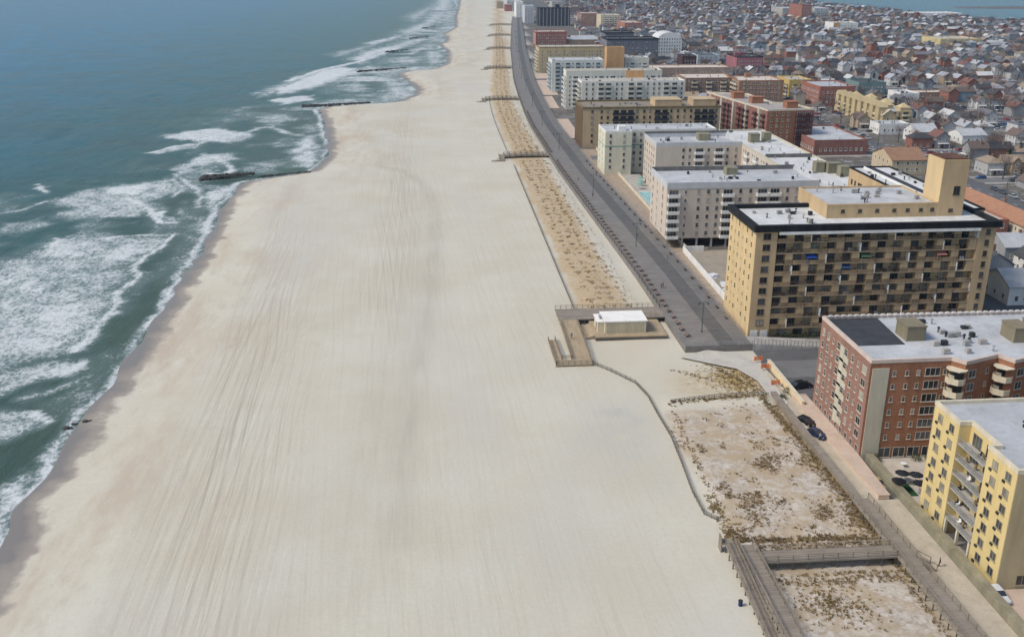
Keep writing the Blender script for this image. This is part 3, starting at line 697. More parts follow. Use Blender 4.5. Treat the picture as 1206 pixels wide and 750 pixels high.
# ================================================================== BEACH STRUCTURES
# deck, kiosk, ramps at the boardwalk end
t=thing('boardwalk_deck',45,235,0,'grey timber deck branching off the boardwalk around the white-roofed kiosk','deck')
DZ=1.55
m=MB(); m.prism([(31.5,240),(60,240),(60,246.5),(31.5,246.5)][0:0] or [(31.5,238.6),(59.95,238.6),(59.95,247),(31.5,247)],DZ-.3,DZ); m.build('planking',woodgrey_h,t)
m=MB()
for x in np.arange(32,59,3.3):
    for y in (239,246.6): m.box(x-.15,x+.15,y-.15,y+.15,-.4,DZ-.301)
build_each(m,'post',wooddk,t)
m=MB()
for x in np.arange(31.6,58.5,1.5): m.box(x-.06,x+.06,246.85,246.97,DZ,DZ+1.1)
for z in(.55,1.05): m.bar((31.6,246.9,DZ+z),(58.5,246.9,DZ+z),.08)
for x in np.arange(41,58.5,1.5): m.box(x-.05,x+.05,238.65,238.75,DZ,DZ+1.05)
for z in(.5,1.0): m.bar((41,238.7,DZ+z),(58.5,238.7,DZ+z),.07)
m.build('railing',woodgrey,t)
t=thing('kiosk_platform',47,234,0,'tan timber platform carrying the white-roofed kiosk','platform')
m=MB(); m.box(39.5,57.8,226.6,238.55,.75,1.0); m.build('planking',woodtan,t)
m=MB(); m.box(39.5,57.8,226.59,226.8,-.3,.749); m.box(39.5,39.7,226.81,238.5,-.3,.749); m.box(57.6,57.8,226.81,238.5,-.3,.749); m.build('skirt',wooddk,t)
m=MB(); m.add([(35.3,228,0),(39.49,228,0),(39.49,237,0),(35.3,237,0),(37.5,228,.35),(39.49,228,1.0),(39.49,237,1.0),(37.5,237,.35)],[(0,3,2,1),(4,5,6,7),(0,1,5,4),(1,2,6,5),(2,3,7,6),(3,0,4,7)]); m.build('ramp_slab',woodtan,t)
kp=at(712,393,1.0); k0=kp[0]; ky=kp[1]; k1=at(762,393,1.0)[0]
t=thing('beach_kiosk',k0,ky,1.0,'cream beach kiosk with flat white roof on the timber platform','kiosk')
km=wallm('kiosk_wall',(.62,.56,.42),.08,sc=1.5); kw=roofm('kiosk_roof',(.76,.74,.70),(.82,.80,.76),.3)
m=MB(); m.box(k0+.1,k1-.1,ky+.1,ky+7.3,1.0,4.1); m.box(k0-1.6,k0+.09,ky+1.2,ky+6.8,1.0,3.7); m.build('wall',km,t)
m=MB(); m.box(k0-.2,k1+.2,ky-.15,ky+7.6,4.1,4.35); m.build('roof',kw,t)
m=MB(); m.box(k0-1.9,k0-.21,ky+1,ky+7,3.7,3.9); m.build('roof',kw,t)
m=MB()
n=9
for i in range(n): 
    x=k0+.5+i*(k1-k0-1)/n; m.box(x,x+(k1-k0-1)/n-.18,ky+.04,ky+.098,1.3,3.7)
m.build('shutter',wallm('kiosk_shutter',(.50,.44,.31),.1),t)
m=MB(); m.box(k0-1.64,k0-1.601,ky+3,ky+3.9,1.0,3.1); m.build('door',metal_dark,t)
m=MB(); m.box(k0-.9,k0-.3,ky+3,ky+5,3.9,4.4); m.build('roof_hatch',metal_grey,t)
# ramp to the sand
def slab(m,p,z0s,th=.25,mm=0):
    """sloped deck: p four ccw corners, z per corner"""
    vs=[(x,y,z-th) for (x,y),z in zip(p,z0s)]+[(x,y,z) for (x,y),z in zip(p,z0s)]
    m.add(vs,[(0,3,2,1),(4,5,6,7),(0,1,5,4),(1,2,6,5),(2,3,7,6),(3,0,4,7)],mm)
t=thing('beach_ramp',34,226,0,'tan timber ramp folding down from the deck to the sand','ramp')
m=MB(); slab(m,[(31.6,214),(36.3,214),(36.3,238.55),(31.6,238.55)],[.45,.45,1.5,1.5]); m.box(27.4,36.3,210.6,213.98,.2,.45); slab(m,[(27.4,214.02),(29.3,214.02),(29.3,228),(27.4,228)],[.44,.44,.12,.12]); m.build('planking',woodtan,t)
m=MB()
for (xa,ya,za),(xb,yb,zb) in (((31.7,214,.45),(31.7,238,1.5)),((36.2,214,.45),(36.2,238,1.5)),((27.5,210.7,.45),(36.2,210.7,.45)),((36.2,210.7,.45),(36.2,213.9,.45)),((27.5,210.7,.45),(27.5,228,.15)),((29.25,214,.45),(29.25,228,.15)),((29.3,214,.45),(31.6,214,.45))):
    L=math.hypot(xb-xa,yb-ya); n=max(1,int(L/1.4))
    for h in (.5,.98): m.bar((xa,ya,za+h),(xb,yb,zb+h),.08,.16)
    for k in range(n+1): f=k/n; x=xa+(xb-xa)*f;y=ya+(yb-ya)*f;z=za+(zb-za)*f; m.box(x-.07,x+.07,y-.07,y+.07,z-.5,z+1.05)
m.build('railing',woodgrey,t)
def person(x,y,z,rz,label,top,trou,mode='stand'):
    vs=[(0,0,.95),(0,0,1.15),(0,0,1.38),(0,0,1.5),(0,.01,1.62),(0,.01,1.76),(.1,0,.9),(.11,.05,.5),(.11,0,.08),(.12,-.14,.03),(-.1,0,.9),(-.11,.12,.5),(-.11,.2,.08),(-.12,.08,.03),(.2,0,1.4),(.27,.05,1.12),(.25,-.1,.88),(-.2,0,1.4),(-.27,-.04,1.12),(-.25,-.15,.88)]
    es=[(0,1),(1,2),(2,3),(3,4),(4,5),(0,6),(6,7),(7,8),(8,9),(0,10),(10,11),(11,12),(12,13),(2,14),(14,15),(15,16),(2,17),(17,18),(18,19)]
    rad=[.15,.14,.17,.07,.1,.1,.1,.075,.05,.045,.1,.075,.05,.045,.07,.05,.04,.07,.05,.04]
    me=bpy.data.meshes.new('person'); me.from_pydata(vs,es,[]); o=bpy.data.objects.new('person',me); COL.objects.link(o)
    sk=o.modifiers.new('s','SKIN'); me.skin_vertices.new() if not me.skin_vertices else 0
    for i,r in enumerate(rad): me.skin_vertices[0].data[i].radius=(r,r*.8)
    me.skin_vertices[0].data[0].use_root=True
    o.modifiers.new('d','SUBSURF').levels=1
    m_,nt_,bs_=newmat('clothing_'+label[:6]); g=N(nt_,'ShaderNodeTexCoord'); s_=N(nt_,'ShaderNodeSeparateXYZ'); nt_.links.new(g.outputs['Object'],s_.inputs[0])
    a=mix(nt_,mrange(nt_,s_.outputs[2],.93,.95),trou,top); a=mix(nt_,mrange(nt_,s_.outputs[2],1.47,1.49),a,(.45,.28,.2)); a=mix(nt_,mrange(nt_,s_.outputs[2],1.68,1.7),a,(.05,.035,.03)); nt_.links.new(a,bs_.inputs['Base Color']); bs_.inputs['Roughness'].default_value=.9
    me.materials.append(m_); o.location=(x,y,z); o.rotation_euler=(0,0,rz); tag(o,label,'person'); return o
# foreground walkways
def walkway(name,segs,w,label,z=1.7,rail=True,lattice=False,stripx=None):
    """timber walkway on posts: segs = [((x0,y0),(x1,y1),z0,z1)]"""
    t=thing(name,segs[0][0][0],segs[0][0][1],0,label,'walkway'); d=MB();p=MB();r=MB()
    for (x0,y0),(x1,y1),z0,z1 in segs:
        L=math.hypot(x1-x0,y1-y0); dx,dy=(x1-x0)/L,(y1-y0)/L; nx,ny=-dy*w/2,dx*w/2
        slab(d,[(x0-nx,y0-ny),(x1-nx,y1-ny),(x1+nx,y1+ny),(x0+nx,y0+ny)],[z0,z1,z1,z0],.18)
        n=max(2,int(L/2.2))
        for s_ in(-1,1):
            qx,qy=nx*s_*.94,ny*s_*.94
            for k in range(n+1):
                f=k/n; x=x0+(x1-x0)*f+qx; y=y0+(y1-y0)*f+qy; z=z0+(z1-z0)*f
                p.box(x-.08,x+.08,y-.08,y+.08,-.6,z-.19); r.box(x-.06,x+.06,y-.06,y+.06,z+.002,z+1.1)
            for h,ww in((1.05,.2),(.7,.05),(.38,.05)): r.bar((x0+qx,y0+qy,z0+h),(x1+qx,y1+qy,z1+h),.06 if h<1 else .16,ww if h<1 else .07)
            # fascia board
            d.bar((x0+nx*s_*1.01,y0+ny*s_*1.01,z0-.16),(x1+nx*s_*1.01,y1+ny*s_*1.01,z1-.16),.08,.3)
    d.build('planking',woodgrey_h,t); build_each(p,'post',wooddk,t); r.build('railing',woodgrey,t); return t
walkway('beach_walkway',[((48.0,96),(48.3,131.5),1.7,1.7)],2.6,'grey timber walkway along the seaward edge of the dunes in the foreground')
walkway('beach_walkway',[((49.62,128.0),(71.4,128.0),1.7,1.7)],3.2,'grey timber walkway crossing between the two foreground dunes')
walkway('beach_walkway',[((72.9,90),(72.9,144),1.7,1.7)],2.9,'grey timber walkway along the landward edge of the foreground dunes')
t=walkway('beach_ramp',[((46.0,132),(45.3,100),1.65,.3)],1.4,'narrow handrailed timber ramp descending beside the seaward foreground walkway')
m=MB(); m.box(44.6,46.68,132.05,133.6,1.4,1.65); m.box(44.6,44.8,132.1,133.6,-.3,1.39); m.box(44.6,44.75,132.1,133.6,1.66,2.7); m.build('landing',woodgrey,t)
# timber bulkhead continuing the walkway line
t=thing('timber_bulkhead',73,168,0,'low grey timber bulkhead between the scrubby dune and the promenade','bulkhead')
m=MB(); m.box(72.3,73.4,144.3,190,-.5,1.3); m.build('planking',woodgrey,t)
m=MB(); m.box(72.2,73.5,144.3,190,1.301,1.42); m.build('cap',woodgrey_h,t)
# promenade walls
olive=wallm('olive_wall',(.25,.23,.16),.2); peachw=wallm('peach_wall',(.60,.47,.36),.12); creamw=wallm('sunlit_cream_wall',(.70,.55,.33),.12)
t=thing('garden_wall',81.3,140,0,'olive-grey retaining wall between the promenade and the yellow building','wall')
m=MB(); m.box(80.9,82.1,97,160,-.2,1.5); m.build('wall',olive,t); m=MB(); m.box(80.75,82.2,97,160,1.501,1.65); m.build('coping',wallm('olive_coping',(.27,.24,.16),.2),t)
t=thing('raised_terrace',78,165,0,'peach paved raised terrace strip below the brick building','terrace')
m=MB(); m.prism([(77.2,146),(79.2,146),(79.85,161),(79.85,189),(76.8,189),(76.8,160)],-.2,.9); m.build('wall',peachw,t); m=MB(); m.prism([(77.1,145.9),(79.3,145.9),(79.9,161),(79.9,189.1),(76.7,189.1),(76.7,160)],.901,.98); m.build('paving',peach,t)
a=at(905,424,1.5);b=at(946,474,1.5)
t=thing('garden_wall',a[0],a[1],0,'sunlit cream wall running from the street end to the brick building','wall')
m=MB(); m.prism([(b[0]-.2,b[1]),(b[0]+.3,b[1]),(a[0]+.3,a[1]),(a[0]-.2,a[1])],-.2,1.6); m.build('wall',creamw,t); m=MB(); m.prism([(b[0]-.35,b[1]),(b[0]+.45,b[1]),(a[0]+.45,a[1]),(a[0]-.35,a[1])],1.601,1.75); m.build('coping',creamp,t)
# orange slatted barriers
og=wallm('orange_plastic',(.62,.16,.03),.15,.5)
for (u,v,lab) in ((893,424,'orange slatted barrier folded beside the street end'),(901,433,'orange slatted barrier leaning on the cream wall'),(913,452,'orange slatted barrier standing alone below the cream wall')):
    x,y=at(u,v,.6); t=thing('barrier',x,y,.4,lab,'barrier')
    m=MB()
    for s_ in(-1,1): m.box(x+s_*.9-.06,x+s_*.9+.06,y-.25,y+.25,.4,1.6)
    m.build('post',og,t); m=MB()
    for z in(.7,1.05,1.4): m.box(x-.84,x+.84,y-.05,y+.05,z-.12,z+.12)
    m.build('board',og,t)
# sand fences
fpx=[(690,428),(720,438),(748,452),(763,468),(775,490),(790,515),(802,545),(815,580),(829,606),(846,614)]
linear_fence('sand_fence',[(36.4,211.5)]+[at(u,v) for u,v in fpx[1:]],0,'thin weathered sand fence winding from the ramp round the foreground dune','fence',.95,1.6,wallm('fence_slat',(.17,.155,.13),.25),3,.09,100,True,zf=sandz)
linear_fence('sand_fence',[(37.2+float(bend(y)),y) for y in np.arange(248,462,12)],0,'thin dark sand fence along the planted strip, nearest run','fence',.9,2,_M['fence_slat'],3,.09,90,False,zf=sandz)
linear_fence('sand_fence',[(36.6+float(bend(y)),y) for y in np.arange(476,700,14)],0,'thin dark sand fence along the planted strip, farther run','fence',.9,3,_M['fence_slat'],2,.09,60,False,zf=sandz)
linear_fence('rope_fence',[at(u,v) for u,v in((790,476),(800,474),(835,470),(880,466),(905,466))],0,'low dark slat fence along the top edge of the scrubby dune','fence',.7,1.2,wooddk,2,.1,60,True,zf=sandz)
# access bridges over the planted strip
def access(y,label,w=3.0,xl=28):
    b=float(bend(y)); t=thing('beach_access_bridge',45+b,y,0,label,'footbridge','beach access bridges'); d=MB();p=MB();r=MB()
    xs_=np.linspace(xl+6+b,58.55+float(bw(y)),9); zs=[.9+1.1*math.sin(math.pi*(.15+.75*i/8)) *.9 for i in range(9)]; zs[-1]=BZ
    for i in range(8):
        slab(d,[(xs_[i],y-w/2),(xs_[i+1],y-w/2),(xs_[i+1],y+w/2),(xs_[i],y+w/2)],[zs[i],zs[i+1],zs[i+1],zs[i]],.7)
        for s_ in(-1,1):
            yy=y+s_*w/2; p.box(xs_[i]-.12,xs_[i]+.12,yy-.12,yy+.12,-.4,zs[i]+1.05)
            r.bar((xs_[i],yy,zs[i]+1),(xs_[i+1],yy,zs[i+1]+1),.09,.14); r.bar((xs_[i],yy,zs[i]+.55),(xs_[i+1],yy,zs[i+1]+.55),.06,.1)
    x=xl+6+b; z=zs[0]
    d.box(x-4.2,x-.01,y-w/2-7,y-w/2-4.5,.1,.35); slab(d,[(x-2.6,y-w/2-4.48),(x-.01,y-w/2-4.48),(x-.01,y+w/2),(x-2.6,y+w/2)],[.34,.34,z,z],.25); slab(d,[(x-6.6,y-w/2-7),(x-4.22,y-w/2-7),(x-4.22,y-w/2-4.5),(x-6.6,y-w/2-4.5)],[0.1,.34,.34,.1],.2)
    for (xa,ya,za,xb,yb,zb) in((x-2.6,y-w/2-4.5,.35,x-2.6,y+w/2,z),(x-.05,y-w/2-4.5,.35,x-.05,y-w/2,z),(x-4.2,y-w/2-7,.35,x,y-w/2-7,.35)): r.bar((xa,ya,za+1),(xb,yb,zb+1),.08,.12); r.bar((xa,ya,za+.5),(xb,yb,zb+.5),.06,.1)
    d.build('planking',plankm('bridge_planks',(.25,.205,.15),0,.3,.2),t); build_each(p,'post',wooddk,t); r.build('railing',woodgrey,t)
for k,y in enumerate((472,682,893,1100,1300,1520)):
    access(y,'arched timber footbridge over the planted strip, %s counting from the kiosk'%(['first','second','third','fourth','fifth','sixth'][k]),4.4 if k<2 else 5)
# ================================================================== JETTIES
rockm=roofm('wet_rock',(.05,.05,.043),(.085,.08,.07),.6)
def rocks(mb,x,y,z,r):
    n=6; vs=[]; 
    for a,b in ((0,1),(.7,.75),(-.6,.8)):
        for k in range(n):
            t=2*math.pi*k/n+a; q=r*b*U(.75,1.2); vs.append((x+q*math.cos(t),y+q*math.sin(t)*.8,z+a*r*U(.6,.9)))
    m0=list(range(n)); 
    fs=[tuple(range(n,2*n))]+[(k,(k+1)%n,n+(k+1)%n,n+k) for k in range(n)]+[(2*n+k,2*n+(k+1)%n,(k+1)%n,k) for k in range(n)]
    mb.add(vs,fs)
def jetty(pa,pb,w,n,label,h=1.0):
    (x0,y0),(x1,y1)=pa,pb; mb=MB()
    for i in range(n):
        f=R(); q=U(-1,1)*w/2*(1-.75*f); x=x0+(x1-x0)*f; y=y0+(y1-y0)*f+q
        rocks(mb,x,y,SEA+.1+h*(1-abs(q)/w*1.6)*U(.5,1)+f*.5,U(.7,1.3)*(1-.35*f))
    mb.build('rock_jetty',rockm,label=label,cat='jetty',group='rock jetties along the beach')
jetty(at(238,211,SEA),at(300,208,SEA),7,200,'nearest dark rock jetty reaching from the sand into the surf',1.3)
jetty(at(357,126,SEA),at(436,123.2,SEA),7,170,'second dark rock jetty from the camera, at a sandy point')
jetty(at(421,85,SEA),at(478,81.8,SEA),8,130,'third dark rock jetty from the camera')
jetty(at(452,62,SEA),at(482,60,SEA),8,70,'fourth dark rock jetty from the camera')
jetty(at(482,46,SEA),at(505,44,SEA),9,60,'fifth dark rock jetty from the camera')
jetty(at(497,34,SEA),at(514,32,SEA),10,50,'farthest dark rock jetty along the shore')
mb=MB()
for i in range(60):
    f=R(); x0_,y0_=at(303,207,-.5); x1_,y1_=at(366,202,-.2); rocks(mb,x0_+(x1_-x0_)*f,y0_+(y1_-y0_)*f+U(-.6,.6),-.9+f*.7,U(.4,.7))
mb.build('rock_jetty',rockm,label='thin half-buried inner end of the nearest rock jetty, along the sand edge',cat='jetty')
for (u,v,r,l) in ((78,505,.9,'larger dark rock in the swash at the water edge'),(86,500,.55,'small dark rock just inland of the swash rocks'),(101,497,.85,'dark rock lying on the wet sand')):
    mb=MB(); x,y=at(u,v,SEA); rocks(mb,x,y,SEA+.1,r*.9); rocks(mb,x+r,y+.2,SEA+.05,r*.6); mb.build('rock',rockm,label=l,cat='rock')
# ================================================================== DUNE GRASS (stuff)
gmats=[]
def grassm(name,c1,c2):
    m,nt,bs=newmat(name); nt.links.new(mix(nt,mrange(nt,noise(nt,worldpos(nt),.8,3,.6),.35,.65),c1,c2),bs.inputs['Base Color']); bs.inputs['Roughness'].default_value=1; bs.inputs['Specular IOR Level'].default_value=.1; return m
g_brown=grassm('dry_brown_grass',(.24,.175,.11),(.37,.28,.185)); g_gold=grassm('dry_golden_grass',(.26,.18,.07),(.36,.27,.12)); g_olive=grassm('olive_scrub',(.18,.135,.075),(.30,.225,.125))
def tuft(mb,x,y,z,r,h,n,m):
    for k in range(n):
        t=U(0,6.283); q=r*math.sqrt(R()); bx=x+q*.5*math.cos(t); by=y+q*.5*math.sin(t); tx=x+q*1.3*math.cos(t); ty=y+q*1.3*math.sin(t); a=U(0,6.28); w=U(.05,.12)*(.6+r)
        mb.add([(bx-w*math.cos(a),by-w*math.sin(a),z-.05),(bx+w*math.cos(a),by+w*math.sin(a),z-.05),(tx,ty,z+h*U(.5,1))],[(0,1,2)],m)
mb=MB(); n=0
def dens(x,y): return float(fbm(np.array([x]),np.array([y]),9,3)[0])
while n<2500:   # scrubby dune
    x,y=U(46.5,72.3),U(129.5,186)
    d=dens(x,y); d2=float(vnoise(np.array([x]),np.array([y*.8]),2.2)[0]); edge=(x>69.2) or (y<133) or (x<48.5 and y<150)
    if R()< max(0,(d-.47)*2.4)*max(.15,(d2-.3)*1.6)+max(0,(d2-.72)*1.0)+(.22 if edge else 0): 
        z=float(sandz(x,y)); big=R()<.12
        tuft(mb,x,y,z,U(.15,.38)*(1.7 if big else 1),U(.2,.5),18 if big else 8,1 if (edge and R()<.4) or R()<.1 else (2 if R()<.35 else 0)); n+=1
n=0
while n<900:
    x,y=U(49.6,71.2),U(92,125)
    d=dens(x+40,y); gd=math.exp(-(((x-57)/4.5)**2+((y-117)/4)**2)); edge=y>121.5 or x>70
    if R()<max(0,(d-.6)*1.2)+.8*gd+(.5 if edge else .0):
        z=float(sandz(x,y)); tuft(mb,x,y,z,U(.15,.4),U(.2,.5),9,1 if R()<(.7 if gd>.3 else .3) else (2 if R()<.5 else 0)); n+=1
n=0
while n<900:    # golden patch and its rim
    x,y=gc[0]+random.gauss(0,4),gc[1]+random.gauss(0,5.5)
    if x>72.5 or y>213 or x<48: n+=1; continue
    tuft(mb,x,y,float(sandz(x,y)),U(.2,.45),U(.2,.45),8,1 if R()<.75 else 0); n+=1
for u0,v0,u1,v1,k in((790,476,905,467,170),(832,428,900,462,60),(900,470,985,560,260),(985,560,1035,628,180),(862,640,1020,636,330),(790,478,850,612,70),(792,437,830,445,22),(1045,655,1130,735,160)):
    for i in range(k):
        f=R(); x,y=at(u0+(u1-u0)*f,v0+(v1-v0)*f); x+=random.gauss(0,.35)-(1.0 if v1==560 or v1==628 else 0);y+=random.gauss(0,.5); 
        tuft(mb,x,y,float(sandz(x,y)),U(.2,.45),U(.3,.6),10,random.choice((2,2,0,1)))
mb.build('dune_grass',[g_brown,g_gold,g_olive],kind='stuff',label='dry grass and scrub scattered over the foreground dunes',cat='grass')
mb=MB()
y=252
while y<1500:   # planted rows
    st=5.2 if y<640 else 7
    for c in range(4 if y<900 else 3):
        x=42.6+c*3.3+float(bend(y))+U(-.35,.35)
        yy=y+U(-.4,.4)
        if R()<.14 or 462<yy<480: continue
        k=random.choice((3,5,7,10)) if y<500 else random.choice((3,4,6)); yy+=U(-.8,.8); x+=U(-.5,.5)
        for j in range(k): tuft(mb,x+random.gauss(0,.5),yy+random.gauss(0,.75),float(sandz(x,yy)),U(.35,.6),U(.3,.5),10 if y<700 else 7,random.choice((0,0,1,2)))
    y+=st
for i in range(2600):
    y=U(250,640) if R()<.6 else U(640,1300); x=U(39.5,56)+float(bend(y)); 
    if x-float(bend(y))<47 and R()<.5: continue
    tuft(mb,x,y,float(sandz(x,y)),U(.2,.45),.3,6,random.choice((1,1,0)))
mb.build('dune_grass',[g_brown,g_gold,g_olive],kind='stuff',label='rows of planted dune grass between the sand fence and boardwalk',cat='grass')

# ================================================================== BUILDINGS
def bp(u0,u1,v,h,depth):
    X0,Y0=at(u0,v,h); X1=at(u1,v,h)[0]; return X0,X1,Y0,Y0+depth
def land(ph,X,Y,z=10): LAND.append((ph,X,Y,z))
def rep(L,pat):
    """spread a pattern of openings along a wall of length L"""
    wd={'w':2.6,'d':3.4,'n':2.0,'t':4.4,'b':4.8,'g':1.6}; out=[];t=1.0;i=0
    while True:
        k=pat[i%len(pat)]; w=wd[k]
        if t+w>L-.6: break
        if k!='g': out.append((t+w/2,'b4' if k=='b' else k))
        t+=w; i+=1
    sh=(L-t)/2-.3; return [(a+sh,k) for a,k in out]
def simple(name,label,cat,box,h,wall,roof,fh=2.9,z0=1.2,front='wwb',left='w',detail=False,par=.8,parm=None,fm=None,rail=None,slab=None,right=None,cl=4,big=0,group=None,ph=None,bands=None,out=0,railkind='panel'):
    X0,X1,Y0,Y1=box; t=thing(name,X0,Y0,0,label,cat,group); poly=[(X0,Y0),(X1,Y0),(X1,Y1),(X0,Y1)]
    body(t,poly,h,wall,roof,parm,par,.35,out=out)
    n=max(1,int((h-par-z0)/fh)); F=Facades(t,detail,fm)
    if front: F.facade((X0,Y0),(X1,Y0),z0,fh,n,rep(X1-X0,front) if isinstance(front,str) else front)
    if left: F.facade((X0,Y1),(X0,Y0),z0,fh,n,rep(Y1-Y0,left) if isinstance(left,str) else left)
    F.flush(slab,rail,railkind)
    if cl and X1-X0>5 and Y1-Y0>5: clutter(t,X0+2,X1-2,Y0+2,Y1-2,h-par+.06,cl,wall,big)
    land(ph or ('the '+cat),(X0+X1)/2,(Y0+Y1)/2,h); return t
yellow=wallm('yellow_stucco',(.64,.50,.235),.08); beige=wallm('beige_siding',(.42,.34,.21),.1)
# --- B1 yellow building
t=thing('apartment_building',83.5,119,0,'yellow stucco apartment building cut off by the lower right picture edge','apartment building')
up=[(83.5,119),(125,119),(125,143),(83.2,143),(83.2,134.9),(85.2,134.9),(85.2,126.9),(83.5,126.9)]
gr_=[(83.5,119),(125,119),(125,143),(83.2,143),(83.2,134.9),(90,134.9),(90,126.9),(83.5,126.9)]
m=MB(); m.prism(up,3.0,19.9); m.prism([(x+.001,y) if i>3 else (x,y) for i,(x,y) in enumerate(gr_)],-.3,2.999); m.build('wall',yellow,t)
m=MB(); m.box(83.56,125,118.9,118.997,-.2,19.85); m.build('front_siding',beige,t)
m=MB(); m.prism(inset(up,.41),19.92,20.0); m.build('roof',rf_grey,t)
m=MB(); ring(m,up,19.902,20.6,.4,0,.08); m.build('parapet',creamp,t)
F=Facades(t,True,wallm('taupe_frame',(.30,.26,.17),.1))
fh=2.72
for f in range(7):
    for y in (140.7,137.0): F.win(83.2,y,.5+f*fh+.95,-math.pi/2,1.5,1.35,'d',random.choice((G1,G2,G2,G3)))
    for y in (124.5,120.9): F.win(83.5,y,.5+f*fh+.95,-math.pi/2,1.5,1.35,'d',random.choice((G1,G2,G2,G3)))
for f in range(1,7): F.win(85.2,132.6,.5+f*fh+.15,-math.pi/2,2.6,2.2,'t',G2); F.win(85.2,129,.5+f*fh+.15,-math.pi/2,1.8,2.2,'d',G1)
F.win(88.0,118.88,.8,0,3,1.7,'t',G1); F.flush()
acm=meshdata(MB().box(-.32,.32,-.18,0,0,.38),'air_conditioner',metal_dark)
for f in range(7):
    for y in (142.3,138.6,126.1,122.4): 
        if R()<.85: inst('air_conditioner',acm,t,83.2 if y>130 else 83.5,y-.6,.5+f*fh+.2,-math.pi/2)
bs_=meshdata(MB().box(0,1.95,-3.95,3.95,-.1,.1),'balcony',concrete); rl=MB()
for k in range(28): rl.box(.02,.07,-3.9+k*.285,-3.86+k*.285,.101,1.05)
rl.box(0,.09,-3.92,3.92,1.051,1.12); rl=meshdata(rl,'railing',metal_grey)
for f in range(1,7): o=inst('balcony',bs_,t,83.24,130.9,.5+f*fh); sub('railing',rl,o)
for f in range(1,7):
    for k in range(2):
        x,y,z=84.2,U(128,134),.6+f*fh; m=MB(); 
        if R()<.5: m.box(x-.25,x+.25,y-.3,y+.3,z+.35,z+.45); m.box(x+.2,x+.27,y-.3,y+.3,z+.451,z+.95); m.box(x-.2,x+.2,y-.25,y+.25,z,z+.349); m.build('balcony_chair',random.choice((metal_dark,whitep)),t)
        else: m.tube((x,y,z),(x,y,z+.5),.22,.28,8); m.tube((x,y,z+.5),(x,y,z+1.1),.3,.12,6); m.build('balcony_planter',g_olive,t)
clutter(t,90,120,122,140,20.0,7); m=MB(); m.tube((96,133,20),(96,133,21),.35,.35,8); m.tube((96,133,21),(96,133,21.3),.6,.5,8); m.build('roof_vent',whitep,t)
for y in (127.2,130.9,134.6): m=MB(); m.box(83.3,83.7,y-.2,y+.2,-.2,2.999); m.build('pillar',creamp,t)
FOOT.append((80,130,90,145)); land('the yellow stucco building',84,125,15)
# --- B2 brick building
br1=brickm('orange_brick',(.32,.125,.058),(.30,.2,.14)); br2=brickm('pinkish_brick',(.27,.135,.10),(.28,.2,.15)); pil=wallm('stone_pilaster',(.50,.46,.36),.1)
t=thing('apartment_building',80,161,0,'orange brick apartment building with sawtooth front and white gravel roof','apartment building')
p2=[(80,161),(95.5,161.2),(97.2,159),(105,162),(106.6,159),(114.4,162),(116,159),(124,162),(126,159),(136,162),(136,185),(80,185)]
m=MB(); m.prism(p2,-.3,19.9); m.build('wall',br1,t)
m=MB(); m.box(79.9,79.997,161.02,185,-.3,19.88); m.build('seaward_wall',br2,t,label='pinkish brick side wall facing the beach')
m=MB(); m.prism(inset(p2,.41),19.92,20.0); m.build('roof',rf_lgrey,t)
m=MB(); ring(m,p2,19.902,20.6,.4,0,.1); m.build('parapet',wallm('pink_coping',(.56,.46,.40),.1),t)
m=MB(); m.prism([(80.5,169.5),(90.5,169.5),(91.5,184.5),(80.5,184.5)],20.004,20.04); m.build('roof_patch',rf_black,t)
m=MB(); m.box(80.35,83.6,160.85,160.999,-.2,18.9); m.build('pilaster',pil,t)
m=MB(); 
for k in range(38): m.box(81+k*1.4,81.7+k*1.4,184.2,184.55,20.6,20.95)
m.build('crenellation',whitep,t)
for x,y,w_ in ((93.3,173.5,1.9),(113.5,171,1.6),(119,172,2.2)):
    m=MB(); m.box(x-w_,x+w_,y-2.4,y+2.4,20.0,22.9); m.box(x-w_-.15,x+w_+.15,y-2.55,y+2.55,22.901,23.1); m.build('bulkhead',wallm('olive_brick',(.22,.19,.13),.15),t)
clutter(t,93,112,163,182,20.0,14,None)
F=Facades(t,True,wallm('dull_cream_frame',(.50,.45,.38),.1)); fh=2.66; z0=2.85
F.facade((80,161),(95.5,161.2),z0,fh,6,[(4.7,'n'),(7.2,'n'),(9.4,'n'),(12.2,'t'),(14.6,'n')])
for a,b in (((97.2,159),(105,162)),((106.6,159),(114.4,162)),((116,159),(124,162))): F.facade(a,b,z0,fh,6,[(2,'d'),(6,'n')])
F.facade((79.9,185),(79.9,161),z0,fh,6,[(1.8,'w'),(4.4,'w'),(6.9,'n'),(16.4,'w'),(19,'n'),(21.8,'d')])
for f in range(6):
    F.win(79.9,185-9.6,z0+f*fh+.9,-math.pi/2,1.5,1.4,'s',G1); F.win(79.9,185-13.2,z0+f*fh+.9,-math.pi/2,1.5,1.4,'s',G1)
    m=MB(); m.box(79.84,79.898,185-12.3,185-10.5,z0+f*fh-.9,z0+f*fh+2.3) ; m.box(79.84,79.898,185-14.6,185-12.301,z0+f*fh-.55,z0+f*fh+.7); m.build('cream_panel',pil,t)
for k in range(9): F.win(79.9,185-1.8-k*2.6,.1,-math.pi/2,1.2,2.3,'s',G1)
for k in range(4): F.win(84.9+k*2.9,161.05,.25,0,2.4,2.0,'d',G1)
F.flush()
sl=MB().prism([(-1.7,.1),(-1.7,-1.0),(-.9,-1.9),(.9,-1.9),(1.7,-1.0),(1.7,.1)],-.12,.1); rl=MB(); ring(rl,[(-1.7,.1),(-1.7,-1.0),(-.9,-1.9),(.9,-1.9),(1.7,-1.0),(1.7,.1)],.101,1.05,.1)
sl=meshdata(sl,'balcony',creamp); rl=meshdata(rl,'railing',creamp); gm2=meshdata(MB().box(-1.3,1.3,-.05,0,.2,2.3),'pane',G1)
